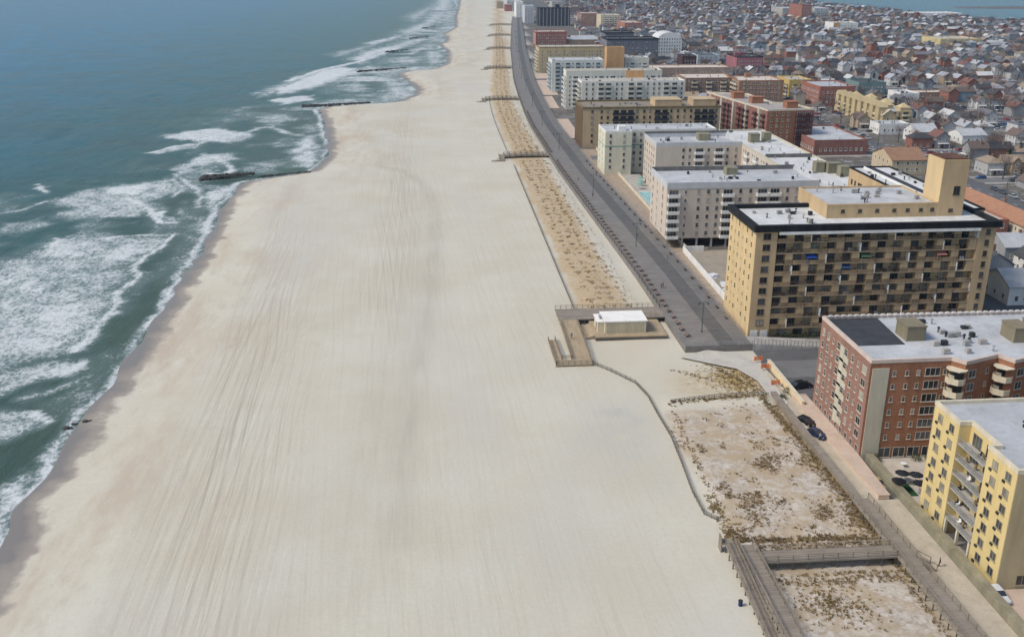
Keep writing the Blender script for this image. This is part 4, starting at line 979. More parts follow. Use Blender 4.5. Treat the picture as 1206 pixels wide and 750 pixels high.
for bx,by in ((96.35,160.1),(105.8,160.5),(115.2,160.5)):
    for f in range(6):
        o=inst('balcony',sl,t,bx,by,z0+f*fh,-.75); sub('railing',rl,o); inst('balcony_door',gm2,t,bx+.02,by-.03,z0+f*fh,-.9)
    cp=MB().prism([(-1.8,.2),(-1.8,-1.0),(-.9,-2.0),(.9,-2.0),(1.8,-1.0),(1.8,.2)],0,.2); inst('balcony_canopy',meshdata(cp,'balcony_canopy',creamp),t,bx,by,z0+6*fh-.1,-.75)
FOOT.append((76,140,155,190)); land('the orange brick building',100,170,21)
# --- B3 tan balcony tower block
tan=wallm('tan_sunlit',(.60,.45,.255),.08); tan2=wallm('tan_shaded',(.50,.365,.215),.1); tanp=wallm('tan_panel',(.47,.345,.205),.15)  # one tan wall: paler copy paints the sunlit side, darker copy the shaded front
t=thing('apartment_building',78,224,0,'large tan ten-storey balcony block with black roof edge and square rooftop tower','apartment building')
p3=[(78,224.5),(83.3,224.5),(83.3,226.2),(134.6,226.2),(134.6,224.5),(139,224.5),(139,246),(78,246)]; p3o=[(78,224.5),(139,224.5),(139,246),(78,246)]
m=MB(); m.prism(p3,-.3,28.2); m.build('wall',tan2,t)
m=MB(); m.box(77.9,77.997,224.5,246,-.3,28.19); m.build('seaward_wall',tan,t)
m=MB(); m.prism(inset(p3o,.5),28.6,28.75); m.build('roof',rf_white,t)
m=MB(); m.prism(inset(p3o,-.85),28.205,28.59); ring(m,p3o,28.6,29.75,.5,0,.85); m.build('roof_edge',black,t)
m=MB(); m.box(83.5,134.5,223.62,224.3,27.45,28.18); m.build('fascia',whitep,t)
F=Facades(t,False,wallm('bronze_frame',(.16,.12,.08),.2),110); fh=2.8; z0=2.9
F.facade((78,224.5),(83.3,224.5),z0,fh,9,[(2.7,'d')]); F.facade((134.6,224.5),(139,224.5),z0,fh,9,[(2.4,'w')])
Fl=Facades(t,False,wallm('pale_yellow_frame',(.66,.52,.26),.1),60)
Fl.facade((77.9,246),(77.9,224.5),z0,fh,9,[(2,'w'),(5.2,'n'),(8.2,'w'),(11.6,'n'),(14.8,'w'),(18.6,'w')]); Fl.flush()
railb=MB(); railgeo(railb,4.1,1.7,'bars'); slb=MB().box(-2.1,2.1,-1.7,0,-.14,.06)
slb=meshdata(slb,'balcony',wallm('balcony_edge',(.42,.33,.22),.15)); railb=meshdata(railb,'railing',brownrail)
railp=MB().box(-2.05,2.05,-1.7,-1.62,.061,1.0).box(-2.05,-1.98,-1.61,-.01,.061,1.0).box(1.98,2.05,-1.61,-.01,.061,1.0); railp=meshdata(railp,'railing',wallm('balcony_front',(.30,.21,.125),.3))
pan=meshdata(MB().box(-.9,.9,-1.55,0,.061,2.6),'wall_panel',tanp); part_=meshdata(MB().box(-.12,.12,-1.72,0,.061,2.3),'partition',whitep)
for f in range(9):
    for b in range(12):
        x=83.4+b*4.26+2.13; z=z0+f*fh
        F.win(x-.5,226.2,z+.1,0,2.3,2.0,'t',random.choice((G1,G2,G2,G3)))
        if b*9+f<104: o=inst('balcony',slb,t,x,226.19,z); sub('railing',railp if (b*3+f)%4<2 else railb,o)
        else: inst('balcony',slb,t,x,226.19,z)
        if (b+f)%2==0 or R()<.15: inst('wall_panel',pan,t,x+1.2,226.19,z)
        if (b*2+f)%5==0: inst('partition',part_,t,x+2.1,226.19,z)
        for _q in range(random.choice((0,1,1,2))):
            m=MB(); xx=x+U(-1.7,.8); a=U(.3,.8); m.box(xx,xx+a,224.9,225.5,z+.07,z+U(.5,1.0)); m.box(xx+a+.2,xx+a+.6,225,225.4,z+.07,z+.8); m.build('balcony_furniture',random.choice((metal_dark,g_olive,brownrail,concrete,rubber)),t)
F.flush()
for x,z,mt in ((92.5,z0+6*fh,(.03,.08,.35)),(101.5,z0+5*fh,(.05,.10,.22)),(106.5,z0+6*fh,(.10,.17,.10)),(126,z0+6*fh,(.45,.2,.16))):
    m=MB(); m.add([(x-1.3,224.3,z+1.5),(x+1.3,224.3,z+1.5),(x+1.3,226,z+2.2),(x-1.3,226,z+2.2)],[(0,1,2,3)]); m.add([(x-1.3,224.3,z+1.45),(x+1.3,224.3,z+1.45),(x+1.3,226,z+2.15),(x-1.3,226,z+2.15)],[(3,2,1,0)]); m.box(x-1.3,x-1.22,224.32,224.4,z+.06,z+1.44); m.build('awning',wallm('awning_%d'%int(x),mt,.1),t)
for x in (79.5,82): m=MB(); m.box(x-.9,x+.9,224.38,224.497,0,2.4); m.build('garage_door',whitep,t)
for x in np.arange(86,134,4.2): m=MB(); m.box(x,x+2.4,226.1,226.197,.3,2.5); m.build('ground_floor_window',random.choice((G3,G1)),t)
for x0,x1,y0,y1,h,nm in ((98.8,127.9,233.6,254,31.9,'penthouse'),(134.6,148,246.01,304,27,'rear_wing')):
    w_=MB(); w_.box(x0,x1,y0,y1,0 if nm=='rear_wing' else 28.76,h-.01); w_=w_.build(nm,tan2,t)
    m=MB(); m.box(x0+.4,x1-.4,y0+.4,y1-.4,h,h+.05); m.build('roof',rf_lgrey if nm=='penthouse' else rf_white,w_)
    m=MB(); ring(m,rc(x0,x1,y0,y1),h-.009,h+.5,.4,0,.06); m.build('parapet',tan2 if nm=='penthouse' else black,w_)
    if nm=='rear_wing': m=MB(); m.box(139.2,142.3,250,303,h+.051,h+.3); m.build('roof_well',rf_black,w_); m=MB(); m.box(138.8,139.1,250,303,h+.051,h+.7); m.build('roof_kerb',whitep,w_)
F=Facades(t,False,brownrail)
for x in (103,107.5,112,116.5,120,123.5,126.5): F.win(x,233.6,30.2,0,1.0,.8,'s',G1)
F.win(132.2,233.6,34.3,0,1.7,2.2,'d',G1); F.win(131.4,233.6,29.9,0,1.2,.8,'s',G1); F.facade((134.6,304),(134.6,246),2,2.8,8,rep(58,'wwb')); F.flush()
m=MB(); m.box(127.95,134.59,233.59,242,28.76,43.2); w_=m.build('tower',tan2,t,label='windowless tan rooftop tower'); m=MB(); m.box(128.3,134.3,234,241.7,43.201,43.5); m.build('tower_roof',wallm('rust_roof',(.12,.06,.04),.3),w_)
m=MB(); m.box(127.85,127.947,233.59,242,28.77,43.19); m.build('tower_side',tan,w_)  # paler skin puts sunlight into the colour of the tower's seaward side
clutter(t,80,97,227,243,28.76,9); clutter(t,101,125,235,252,31.96,12); clutter(t,135.5,138,255,300,27.05,5); clutter(t,143,147,255,300,27.05,5)
FOOT.append((75,150,215,306)); land('the big tan balcony block',110,235,30); land('the rooftop tower',131,236,43)
# --- B4,B5,B6 pale complex
pinkw=wallm('pinkish_grey_render',(.55,.475,.40),.08); greyb=wallm('pale_blue_grey_band',(.50,.51,.53),.08); dkpar=wallm('dark_parapet',(.16,.155,.15),.2)
t=thing('apartment_building',76,309,0,'pinkish-grey six-storey apartment block on stilts with pale blue roof band','apartment building')
m=MB(); m.prism(rc(76,127,309,333),3.2,21.0); m.build('wall',pinkw,t)
m=MB(); ring(m,rc(76,127,309,333),20.0,22.1,.4,0,.12); m.build('roof_band',greyb,t); m=MB(); m.prism(inset(rc(76,127,309,333),.41),21.0+.002,21.1); m.build('roof',rf_lgrey,t)
m=MB(); m.box(76,127,332.5,332.9,21.11,22.6); m.build('rear_parapet',dkpar,t)
for x in np.arange(77,127,5): m=MB(); m.box(x-.3,x+.3,309.3,309.9,-.2,3.199); m.build('pillar',concrete,t)
m=MB(); m.box(82,127,316,332,-.2,3.19); m.build('ground_floor_wall',wallm('parking_shade',(.12,.11,.1),.2),t)  # near-black block paints the shade of the open parking under the stilts
F=Facades(t,False,wallm('grey_frame',(.4,.39,.38),.1),100); fh=2.8; z0=3.3
F.facade((76,309),(127,309),z0,fh,6,[(2.2,'b4'),(6.2,'n'),(10.6,'w'),(13.8,'w'),(16.9,'w'),(20.4,'b4'),(24.6,'w'),(28,'w'),(32,'b4'),(36.2,'b4'),(40.5,'w'),(43.6,'w'),(47,'b4')])
F.facade((76,333),(76,309),z0,fh,6,[(3,'w'),(10,'n'),(18,'w')]); F.flush(whitep,whitep)
clutter(t,80,124,312,330,21.1,10); m=MB(); m.box(100,104,324,328,21.1,23.6); m.build('stair_house',olive,t)
FOOT.append((72,130,305,337)); land('the block on stilts',100,320,22)
t=thing('apartment_building',92,393,0,'pale pink apartment block with white roof standing behind the swimming pool','apartment building')
body(t,rc(91,127,393,416),20.3,pinkw,rf_lgrey,greyb,1.6); F=Facades(t,False,_M['grey_frame'])
F.facade((91,393),(127,393),1.5,2.8,6,[(11.5,'w'),(14.2,'w'),(18.2,'b4'),(22,'w'),(26.5,'b4'),(30,'w'),(33.6,'w')]); F.facade((91,416),(91,393),1.5,2.8,6,rep(23,'wg')); F.flush(whitep,whitep)
clutter(t,94,125,396,413,18.8,8); m=MB(); m.box(91,127,415.6,415.9,20.31,21.2); m.build('rear_parapet',dkpar,t); m=MB(); m.box(112,117,405,410,18.8,21.6); m.build('stair_house',olive,t); land('the pale pink block by the pool',110,400,20)
t=thing('apartment_building',137,302,0,'long pale-roofed wing linking the pinkish and pink blocks','apartment building')
body(t,[(127.02,306.02),(147,306),(147,428),(127.02,428)],19.6,pinkw,rf_white,wallm('cream_parapet',(.5,.47,.38),.1),.8); F=Facades(t,False)
F.facade((127.02,393),(127.02,333),1.5,2.8,6,rep(60,'wwbg')); F.flush()
clutter(t,130,145,310,425,18.9,26,olive,0)
for x,y,w_ in ((138,338,1.6),(142.5,336,2.4),(144,330,1.8),(134,400,2),(140,402,1.6)): m=MB(); m.box(x-w_,x+w_,y-1.8,y+1.8,18.9,22.3); m.box(x-w_-.1,x+w_+.1,y-1.9,y+1.9,22.301,22.5); m.build('bulkhead',olive,t)
m=MB(); m.box(127.5,146,365,365.4,18.87,20.3); m.build('fire_wall',dkpar,t)
land('the long pale-roofed wing',140,370,20)
limew=wallm('pale_cream_render',(.64,.61,.48),.07)
t=thing('apartment_building',76,428,0,'pale cream apartment block with thin teal stripe beside the boardwalk','apartment building')
p6=[(76,428),(88,428),(88,431.5),(127,431.5),(127,447),(76,447)]
body(t,p6,19.6,limew,rf_lgrey,whitep,.8)
m=MB(); ring(m,p6,12.6,12.95,.2,0,.06); m.build('teal_stripe',wallm('teal_paint',(.12,.33,.29),.1),t)
F=Facades(t,False,_M['grey_frame']); F.facade((76,428),(88,428),2,2.75,6,[(2.4,'w'),(8.6,'w')]); F.facade((88,431.5),(127,431.5),2,2.75,6,[(1.8,'w'),(4.8,'w'),(9,'b4')]+[(14+k*4,'w') for k in range(6)]); F.facade((76,447),(76,428),2,2.75,6,[(5,'n'),(13,'n')]); F.flush(whitep,whitep)
clutter(t,78,125,434,444,18.9,8); m=MB(); m.box(82.5,86,432,436,18.87,21); m.build('stair_house',whitep,t); FOOT.append((73,150,388,450)); land('the teal-striped block',90,437,20)
# --- B7
tan7=wallm('ochre_brick',(.50,.375,.235),.1); dkb=wallm('dark_balcony',(.045,.045,.05),.3); moss=wallm('moss_band',(.20,.15,.085),.2)
t=thing('apartment_building',76,495,0,'wide ochre six-storey apartment block with three dark balcony stacks','apartment building')
body(t,rc(76,147,495,522),20.8,tan7,roofm('moss_roof',(.20,.165,.12),(.30,.26,.2),.2),moss,1.0,out=.3); F=Facades(t,False,_M['bronze_frame']); Fb=Facades(t,False,metal_dark)
F.facade((76,495),(147,495),1.8,3,6,[(a,'w') for a in (4.8,9.6,12.8,28,31.5,34.6,45.5,49,52.4,55.8,69)],skip=lambda f,a,k:False)
for c_ in (17,20.8,24.6,38.5,42.3,59.2,63,66.4): Fb.facade((76,495),(147,495),1.8,3,6,[(c_,'b3.6')])
F.flush(); Fb.flush(dkb,dkb,'panel')  # near-black slabs and panels paint the shade of the recessed balcony stacks
m=MB(); m.box(75.9,75.997,495.1,521.9,-.3,19.7); m.build('seaward_wall',wallm('dark_brown_brick',(.13,.085,.05),.2),t)
for a,b in ((114,128),(134,146)): m=MB(); m.box(a,b,500,512,19.9,23.2); m.box(a-.2,b+.2,499.8,512.2,23.201,23.4); m.build('penthouse',tan7,t)
FOOT.append((72,150,488,525)); clutter(t,80,112,498,518,19.87,8); land('the wide ochre block',110,505,21)
# --- B8 white complex
wh8=wallm('white_render',(.66,.64,.56),.07); org=wallm('orange_render',(.55,.33,.16),.1)
x0,y0=at(685,96,22.2); x1=at(809.5,96,22.2)[0]
t=thing('apartment_building',x0,y0,0,'long white balcony apartment block behind the wide ochre block','apartment building')
body(t,rc(x0,x1,y0,y0+16),22.2,wh8,rf_tan,whitep,.9); L=x1-x0; F=Facades(t,False,_M['grey_frame'])
F.facade((x0,y0),(x1,y0),1.6,2.85,7,[(L*a,k) for a,k in ((.05,'w'),(.11,'w'),(.19,'b4'),(.26,'b4'),(.34,'w'),(.39,'w'),(.48,'b4'),(.56,'b4'),(.64,'w'),(.70,'w'),(.75,'w'),(.82,'b4'),(.90,'b4'),(.97,'w'))])
F.facade((x0,y0+16),(x0,y0),1.6,2.85,7,rep(16,'b')); F.flush(whitep,wallm('rail_off_white',(.5,.5,.45),.1)); clutter(t,x0+2,x1-2,y0+2,y0+14,21.4,8)  # greyish off-white balcony railings
FOOT.append((x0-20,x1+3,y0-5,y0+75)); land('the long white balcony block',x0+25,y0,22)
xb,yb=at(667,83.5,24.5); xb1=at(782,83.5,24.5)[0]
simple('apartment_building','second white apartment block immediately behind the long white balcony block','apartment building',(xb,xb1,max(yb,y0+17),max(yb,y0+17)+14),24.5,wh8,rf_tan,2.85,1.6,'wbwbn','bw',ph='the second white block',slab=whitep,rail=whitep)
simple('stair_tower','squat orange rendered stair tower rising behind the long white balcony block','tower',(*[at(q,84,26.5)[0] for q in (738,760)],y0+16.02,y0+16.98),26.6,org,rf_tan,front=None,left=None,cl=0,ph='the orange stair tower')
xc,yc=at(650,71,23); xc1=at(712,71,23)[0]
simple('apartment_building','white apartment block with blue-grey balconies facing the sea','apartment building',(xc,xc1,yc,yc+22),23,wallm('white_blue_render',(.62,.63,.6),.08),rf_lgrey,2.85,1.6,'bwbw','bb',ph='the blue-grey balconied block',slab=whitep,rail=wallm('blue_grey_panel',(.35,.42,.44),.1))
a=at(715,56,30);b=at(736,56,30)
simple('stair_tower','tall orange stair tower beside the white blocks','tower',(a[0],b[0],a[1],a[1]+10),30,org,rf_tan,front=None,left=None,cl=0,ph='the tall orange stair tower')
a=at(736,68,22);b=at(765,68,22)
simple('apartment_building','small cream apartment block to the right of the tall orange stair tower','apartment building',(a[0],b[0],a[1],a[1]+14),22,wh8,rf_lgrey,front='wbn',left=None,ph='the small cream block')
# --- beachfront farther on
simple('apartment_building','tan apartment block with many windows, left of the tall orange stair tower','apartment building',(92,150,856,884),21.5,wallm('sand_brick',(.48,.38,.22),.1),rf_tan,2.8,1.6,'wnw','b',parm=moss,ph='the tan block',slab=creamp,rail=creamp)
simple('low_building','low flat-roofed brown and grey building behind the tan block','low building',bp(668,712,47,7,80),7,wallm('brown_render',(.3,.22,.16),.15),rf_grey,3,1,'w',None,ph='the low brown building',big=2)
simple('apartment_building','dull red brick beachfront building with white ground-floor panels','apartment building',(118,153,1131,1163),16,brickm('dull_red_brick',(.33,.085,.06)),rf_tan,3,1.5,'wn','w',ph='the red beachfront building')
m=MB(); tt=bpy.data.objects[-1] if False else None
t=simple('apartment_tower','dark ribbed apartment tower beside the far end of the boardwalk','tower',(160,207,1498,1526),25.5,wallm('charcoal_cladding',(.05,.048,.055),.2),rf_dark,3,1.5,None,None,ph='the dark ribbed tower')
for k in range(9): m=MB(); x=161+k*5.4; m.box(x,x+1.4,1497.6,1497.99,0,24.6); m.build('rib',wallm('grey_rib',(.26,.25,.26),.1),t)
for k in range(8):
    for f in range(7): m=MB(); x=162.6+k*5.4; m.box(x,x+3.5,1497.85,1497.99,2+f*3.1,3.6+f*3.1); m.build('window',G2,t)
m=MB(); m.box(186,192,1505,1515,24.8,30); m.build('penthouse',_M['charcoal_cladding'],t)
for u0,u1,v,h,lab,mt in ((618,629,7,26,'pale grey tower beyond the dark ribbed tower, nearest the beach',greyb),(608,616,3,26,'whitish tower at the far end of the boardwalk',whitep),(650,664,2,20,'small grey block just behind the dark ribbed tower',concrete)):
    simple('apartment_tower',lab,'tower',bp(u0,u1,v,h,40),h,mt,rf_grey,3,1.5,'wg',None,cl=2,ph='the far shore towers')
for k,(u0,u1,v,h,mt,lab) in enumerate(((585,593,2,14,wallm('far_tan',(.42,.34,.25),.1),'tan far block nearest the sand at the top of the beach'),(595,603,6,12,_M['dull_red_brick'],'small red block at the far end of the sand'),(597,606,1,18,greyb,'far grey block behind the small red block'),(621,631,14,10,creamp,'low cream block left of the dark ribbed tower'),(672,683,8,14,wallm('far_brown',(.25,.19,.15),.1),'brown block right of the dark ribbed tower'))):
    simple('apartment_building',lab,'apartment building',bp(u0,u1,v,h,35),h,mt,rf_grey,3,1.5,'wg',None,cl=0,ph='the far shore blocks')
slate=wallm('slate_cladding',(.17,.165,.19),.12)
t=simple('apartment_building','long slate-grey office-like block with black roof edge','apartment building',bp(715,777,46,20,30),20,slate,rf_dark,2.7,1.5,'wn','w',parm=black,out=.5,fm=greyb,ph='the slate-grey block')
simple('apartment_building','black-topped grey block just behind the slate-grey block','apartment building',bp(713,747,38.5,21,30),21,slate,rf_dark,2.7,1.5,'n',None,parm=black,out=.6,ph='the black-topped grey block')
# white arched hall
X0,X1,Y0,Y1=bp(774,804,47,16,30); t=thing('hall',X0,Y0,0,'white hall with a tall barrel-vaulted roof','hall')
m=MB(); m.prism(rc(X0,X1,Y0,Y1),-.3,14); n=10; xm=(X0+X1)/2; rr=(X1-X0)/2; vs=[]
for y in (Y0,Y1):
    for k in range(n+1): a=math.pi*k/n; vs.append((xm-rr*math.cos(a),y,14.01+9*math.sin(a)))
m.add(vs,[tuple(range(n+1))[::-1],tuple(range(n+1,2*n+2))]); m.build('wall',whitep,t)
m=MB(); m.add([(x,y,z+.03) for x,y,z in vs],[(k,k+1,n+2+k,n+1+k) for k in range(n)]); m.build('roof',rf_white,t)
F=Facades(t,False,greyb); F.facade((X0,Y0),(X1,Y0),2,3.2,5,rep(X1-X0,'w')); F.flush(); FOOT.append((X0-2,X1+2,Y0-2,Y1+2)); land('the white vaulted hall',xm,Y0,20)
# --- middle rank
brown1=brickm('brown_brick',(.24,.13,.075)); brown2=brickm('orange_brown_brick',(.34,.165,.085)); red2=brickm('dark_red_brick',(.24,.065,.05)); redb=brickm('red_brick',(.32,.10,.06))
simple('apartment_building','long pinkish row with cream roof and small dark windows, behind the white blocks','apartment building',bp(766,862,80,12,24),12,brickm('rose_brick',(.42,.28,.21)),roofm('cream_roof',(.56,.48,.40),(.62,.54,.46)),2.9,1.2,'wn',None,ph='the pinkish row')
simple('apartment_building','brown brick block right of the long white balcony block','apartment building',bp(808,868,92,16,30),16,brown1,_M['cream_roof'],2.8,1.2,'wbw','w',ph='the brown brick block',slab=creamp,rail=creamp)
simple('apartment_building','orange-brown brick block with pale roof right of the brown brick block','apartment building',bp(871,925,95,16,30),16,brown2,_M['cream_roof'],2.8,1.2,'wwn','b',ph='the orange-brown block',slab=creamp,rail=creamp,big=1)
t=thing('apartment_building',168,484,0,'dark red brick block with pale pilasters and stepped seaward bays','apartment building')
pp=[(168,484),(193,486),(189,510),(180,512),(178,548),(157,558)]; body(t,pp,20,red2,roofm('patchy_roof',(.30,.27,.25),(.42,.38,.35),.15),creamp,.8)
m=MB(); m.prism([(168.02,483.9),(183,485.1),(183,485.199),(168.02,483.995)],-.2,19.1); m.build('front_wall',br1,t)
F=Facades(t,False,creamp); F.facade((168,483.85),(183,485.05),1.5,2.9,6,[(2.5,'w'),(5.5,'w'),(8.5,'w'),(11.5,'w')]); F.facade((183,485.2),(193,486),1.5,2.9,6,[(2.6,'b4'),(7,'b4')]); F.facade((157,558),(168,484),1.5,2.9,6,[(7+k*4.6,'b3') for k in range(15) if k%4!=3]); F.flush(dkb,wallm('maroon_panel',(.10,.035,.035),.2))
for k in range(5):
    f=(.5+k)/5; x=157+11*f; y=558-74*f; m=MB(); m.box(x-1.2,x+.5,y-1.4,y+1.4,-.2,19.6); m.build('pilaster',wallm('pale_pilaster',(.5,.44,.36),.1),t)
clutter(t,168,178,500,545,19.3,8,whitep,0)
for x,y in ((172,515),(168,535),(184,496)): m=MB(); m.box(x-3,x+3,y-3,y+3,19.2,22.4); m.box(x-3.2,x+3.2,y-3.2,y+3.2,22.401,22.6); m.build('stair_house',br1,t); FOOT.append((150,196,480,562)); land('the pilastered red block',175,510,20)
simple('warehouse','long red brick building at the corner of the inland avenue','warehouse',bp(966,1009,102,13,34),13,redb,rf_grey,3,1.5,'ww','w',ph='the long brick building')
simple('apartment_building','yellow apartment block with balconies left of the long red brick building','apartment building',bp(930,957,94,12,26),12,wallm('mustard_render',(.55,.40,.14),.1),rf_tan,2.8,1,'bw','b',slab=creamp,rail=creamp,ph='the mustard yellow block')
# tan gabled condominium
t=thing('condominium',258,548,0,'tan condominium with many small gables along its seaward side','condominium')
body(t,rc(258,276,548,616),9,wallm('straw_render',(.50,.40,.23),.1),rf_grey,None,.6); F=Facades(t,False,brownrail)
F.facade((258,616),(258,548),.8,2.7,3,rep(68,'wb')); F.facade((258,548),(276,548),.8,2.7,3,rep(18,'wb')); F.flush(creamp,creamp)
for k in range(8):
    y=552+k*8.4; m=MB(); m.prism(rc(256.6,262,y-2.4,y+2.4),0,11); m.add([(256.4,y-2.7,11.01),(262,y-2.7,11.01),(262,y+2.7,11.01),(256.4,y+2.7,11.01),(256.4,y,13.6),(262,y,13.6)],[(0,1,5,4),(2,3,4,5),(0,4,3),(1,2,5),(3,2,1,0)]); m.build('gable_bay',_M['straw_render'],t)
for k in range(6):
    x=268 if k%2 else 273; y=554+k*11; m=MB(); m.prism(rc(x-3,x+3,y-3,y+3),8.5,10.5); m.add([(x-3.3,y-3.3,10.51),(x+3.3,y-3.3,10.51),(x+3.3,y+3.3,10.51),(x-3.3,y+3.3,10.51),(x,y,13)],[(0,1,4),(1,2,4),(2,3,4),(3,0,4),(3,2,1,0)]); m.build('roof_turret',_M['straw_render'],t)
land('the tan gabled condominium',262,585,12)
t=simple('warehouse','low red brick building with two pale grey roofs','warehouse',(187,214,466,512),7.6,brickm('wine_brick',(.24,.08,.055)),rf_lgrey,3,1.2,'w','w',ph='the low brick building')
simple('warehouse','narrow dark-sided building with light grey roof beside the low red brick building','warehouse',(187,205,513,556),8,brown1,rf_lgrey,3,1.2,'w',None,ph='the dark-sided building')
def gable(name,label,cat,x0,x1,y0,y1,he,hr,wm,rm,axis='x',chim=True,ph=None,colors=None):
    t=thing(name,x0,y0,0,label,cat); m=MB(); o=.45
    if axis=='x': ym=(y0+y1)/2; vs=[(x0,y0,-.2),(x1,y0,-.2),(x1,y1,-.2),(x0,y1,-.2),(x0,y0,he),(x1,y0,he),(x1,y1,he),(x0,y1,he),(x0,ym,hr),(x1,ym,hr)]; m.add(vs,[(0,1,5,4),(2,3,7,6),(1,2,6,9,5),(3,0,4,8,7),(0,3,2,1)])
    else: xm=(x0+x1)/2; vs=[(x0,y0,-.2),(x1,y0,-.2),(x1,y1,-.2),(x0,y1,-.2),(x0,y0,he),(x1,y0,he),(x1,y1,he),(x0,y1,he),(xm,y0,hr),(xm,y1,hr)]; m.add(vs,[(1,2,6,5),(3,0,4,7),(0,1,5,8,4),(2,3,7,9,6),(0,3,2,1)])
    m.build('wall',wm,t); m=MB(); gablero(m,x0,x1,y0,y1,he,hr,axis,o); r=m.build('roof',rm,t)
    if chim: m=MB(); cx=x0+(x1-x0)*.7; cy=(y0+y1)/2; m.box(cx-.4,cx+.4,cy-.4,cy+.4,he,hr+1.1); m.build('chimney',brown1,r)
    F=Facades(t,False); n=max(1,int(he/2.8)); F.facade((x0,y0),(x1,y0),.4,2.8,n,rep(x1-x0,'wn')); F.facade((x0,y1),(x0,y0),.4,2.8,n,rep(y1-y0,'wg')); F.flush(); FOOT.append((x0-1,x1+1,y0-1,y1+1)); land(ph or 'the '+cat,(x0+x1)/2,(y0+y1)/2,hr); return t
def gablero(m,x0,x1,y0,y1,he,hr,axis,o):
    th=.18
    if axis=='x':
        ym=(y0+y1)/2; s_=(hr-he)/(ym-y0); ze=he-s_*o
        for a,b in ((y0-o,1),(y1+o,-1)):
            lo=[(x0-o,a,ze),(x1+o,a,ze),(x1+o,ym,hr),(x0-o,ym,hr)]; up=[(x,y,z+th) for x,y,z in lo]; m.add(lo+up,[(3,2,1,0),(4,5,6,7),(0,1,5,4),(1,2,6,5),(3,0,4,7)] if b==1 else [(0,1,2,3),(7,6,5,4),(4,5,1,0),(5,6,2,1),(7,4,0,3)])
    else:
        xm=(x0+x1)/2; s_=(hr-he)/(xm-x0); ze=he-s_*o
        for a,b in ((x0-o,1),(x1+o,-1)):
            lo=[(a,y0-o,ze),(a,y1+o,ze),(xm,y1+o,hr),(xm,y0-o,hr)]; up=[(x,y,z+th) for x,y,z in lo]; m.add(lo+up,[(0,1,2,3),(7,6,5,4),(4,5,1,0),(5,6,2,1),(7,4,0,3)] if b==1 else [(3,2,1,0),(4,5,6,7),(0,1,5,4),(1,2,6,5),(3,0,4,7)])
gable('house','tan house with brown gable roof behind the wing of the tan block','house',205,225-4,419,440,6.3,10.2,wallm('sandstone_render',(.55,.44,.30),.1),roofm('brown_shingle',(.26,.145,.085),(.31,.18,.11),.8),'x',ph='the tan house with brown roof')
GR=wallm('slate_shingle_wall',(.36,.37,.38),.1)
for k,(x0_,x1_,y0_,y1_,he_,hr_,wm__,rm__,ax,lb) in enumerate(((158,169,244,258,5.5,8.6,whitep,rf_grey,'x','white house with grey roof right of the big tan balcony block, nearest of four'),(160,171,264,277,5.5,9,GR,roofm('dark_shingle',(.10,.10,.11),(.15,.15,.16),.8),'y','grey house with dark roof right of the big tan balcony block'),(162,174,283,296,4,7,creamp,rf_lgrey,'x','cream house with pale grey roof right of the big tan balcony block'),(178,188,262,276,5.6,9,whitep,rf_dark,'y','white house with black roof right of the big tan balcony block'),(180,191,284,296,5,8,GR,rf_grey,'x','grey-walled house with grey roof below the rusty-roofed building'),(178,189,240,253,5.5,8.6,creamp,_M['brown_shingle'],'x','cream house with brown roof at the right edge by the big tan balcony block'))):
    gable('house',lb,'house',x0_,x1_,y0_,y1_,he_,hr_,wm__,rm__,ax,ph='the small house row')
gable('low_building','low building with rusty orange roof beside the row of parked cars','low building',203,213,312,362,4,7,creamp,roofm('rust_shingle',(.33,.16,.09),(.38,.2,.12),.8),'y',ph='the low rusty-roofed building')
simple('low_building','dark red low building under the rooftop tower sightline, next to the rusty roof','low building',(186,201,318,345),5,redb,rf_tan,2.8,1,'w','w',ph='the low dark red building')
simple('apartment_building','magenta brick block with dark glazed rooftop','apartment building',bp(868,900,67,15,30),15,brickm('magenta_brick',(.33,.09,.12)),rf_dark,2.9,1.2,'wn',None,parm=black,big=2,ph='the magenta brick block')
simple('apartment_building','pale blue-grey block left of the magenta brick block','apartment building',bp(822,848,65,11,22),11,wallm('pale_blue_render',(.40,.46,.50),.1),rf_dark,2.9,1.2,'wn',None,ph='the pale blue-grey block')
simple('apartment_building','dark block wedged beside the pale blue-grey block','apartment building',bp(804,821,66,10,20),10,wallm('black_red',(.09,.05,.05),.2),rf_dark,2.9,1.2,'w',None,ph='the dark block')
simple('apartment_building','reddish apartment block inland of the dark ribbed tower','apartment building',bp(685,706,16,18,45),18,brickm('dusty_red_brick',(.36,.17,.12)),rf_tan,2.9,1.2,'wn','w',ph='the reddish inland block')
simple('apartment_building','cream apartment block beside the reddish inland block','apartment building',bp(708,731,18,18,40),18,wallm('pale_cream2',(.6,.52,.38),.1),rf_tan,2.9,1.2,'wb',None,ph='the cream inland block')
simple('apartment_building','low red-orange brick block right of the cream inland block','apartment building',bp(736,757,27,12,60),12,brickm('brick_far',(.4,.15,.09)),rf_tan,3,1.2,'w',None,ph='the low red-orange block')
simple('apartment_tower','dark red tower standing high above the houses on the skyline','tower',bp(945,957,6,24,60),24,redb,rf_dark,3,1.2,'wn',None,ph='the skyline tower')
simple('apartment_tower','grey and white block right of the dark red skyline tower','tower',bp(960,977,10,18,60),18,greyb,rf_grey,3,1.2,'bw',None,ph='the skyline block')
simple('apartment_building','low grey block left of the dark red skyline tower','apartment building',bp(922,943,10,14,60),14,concrete,rf_grey,3,1.2,'w',None,ph='the low grey skyline block')
t=simple('apartment_building','white and orange block standing alone among far houses','apartment building',bp(982,1012,27,13,30),13,whitep,rf_tan,3,1.2,'wn',None,ph='the white and orange block')
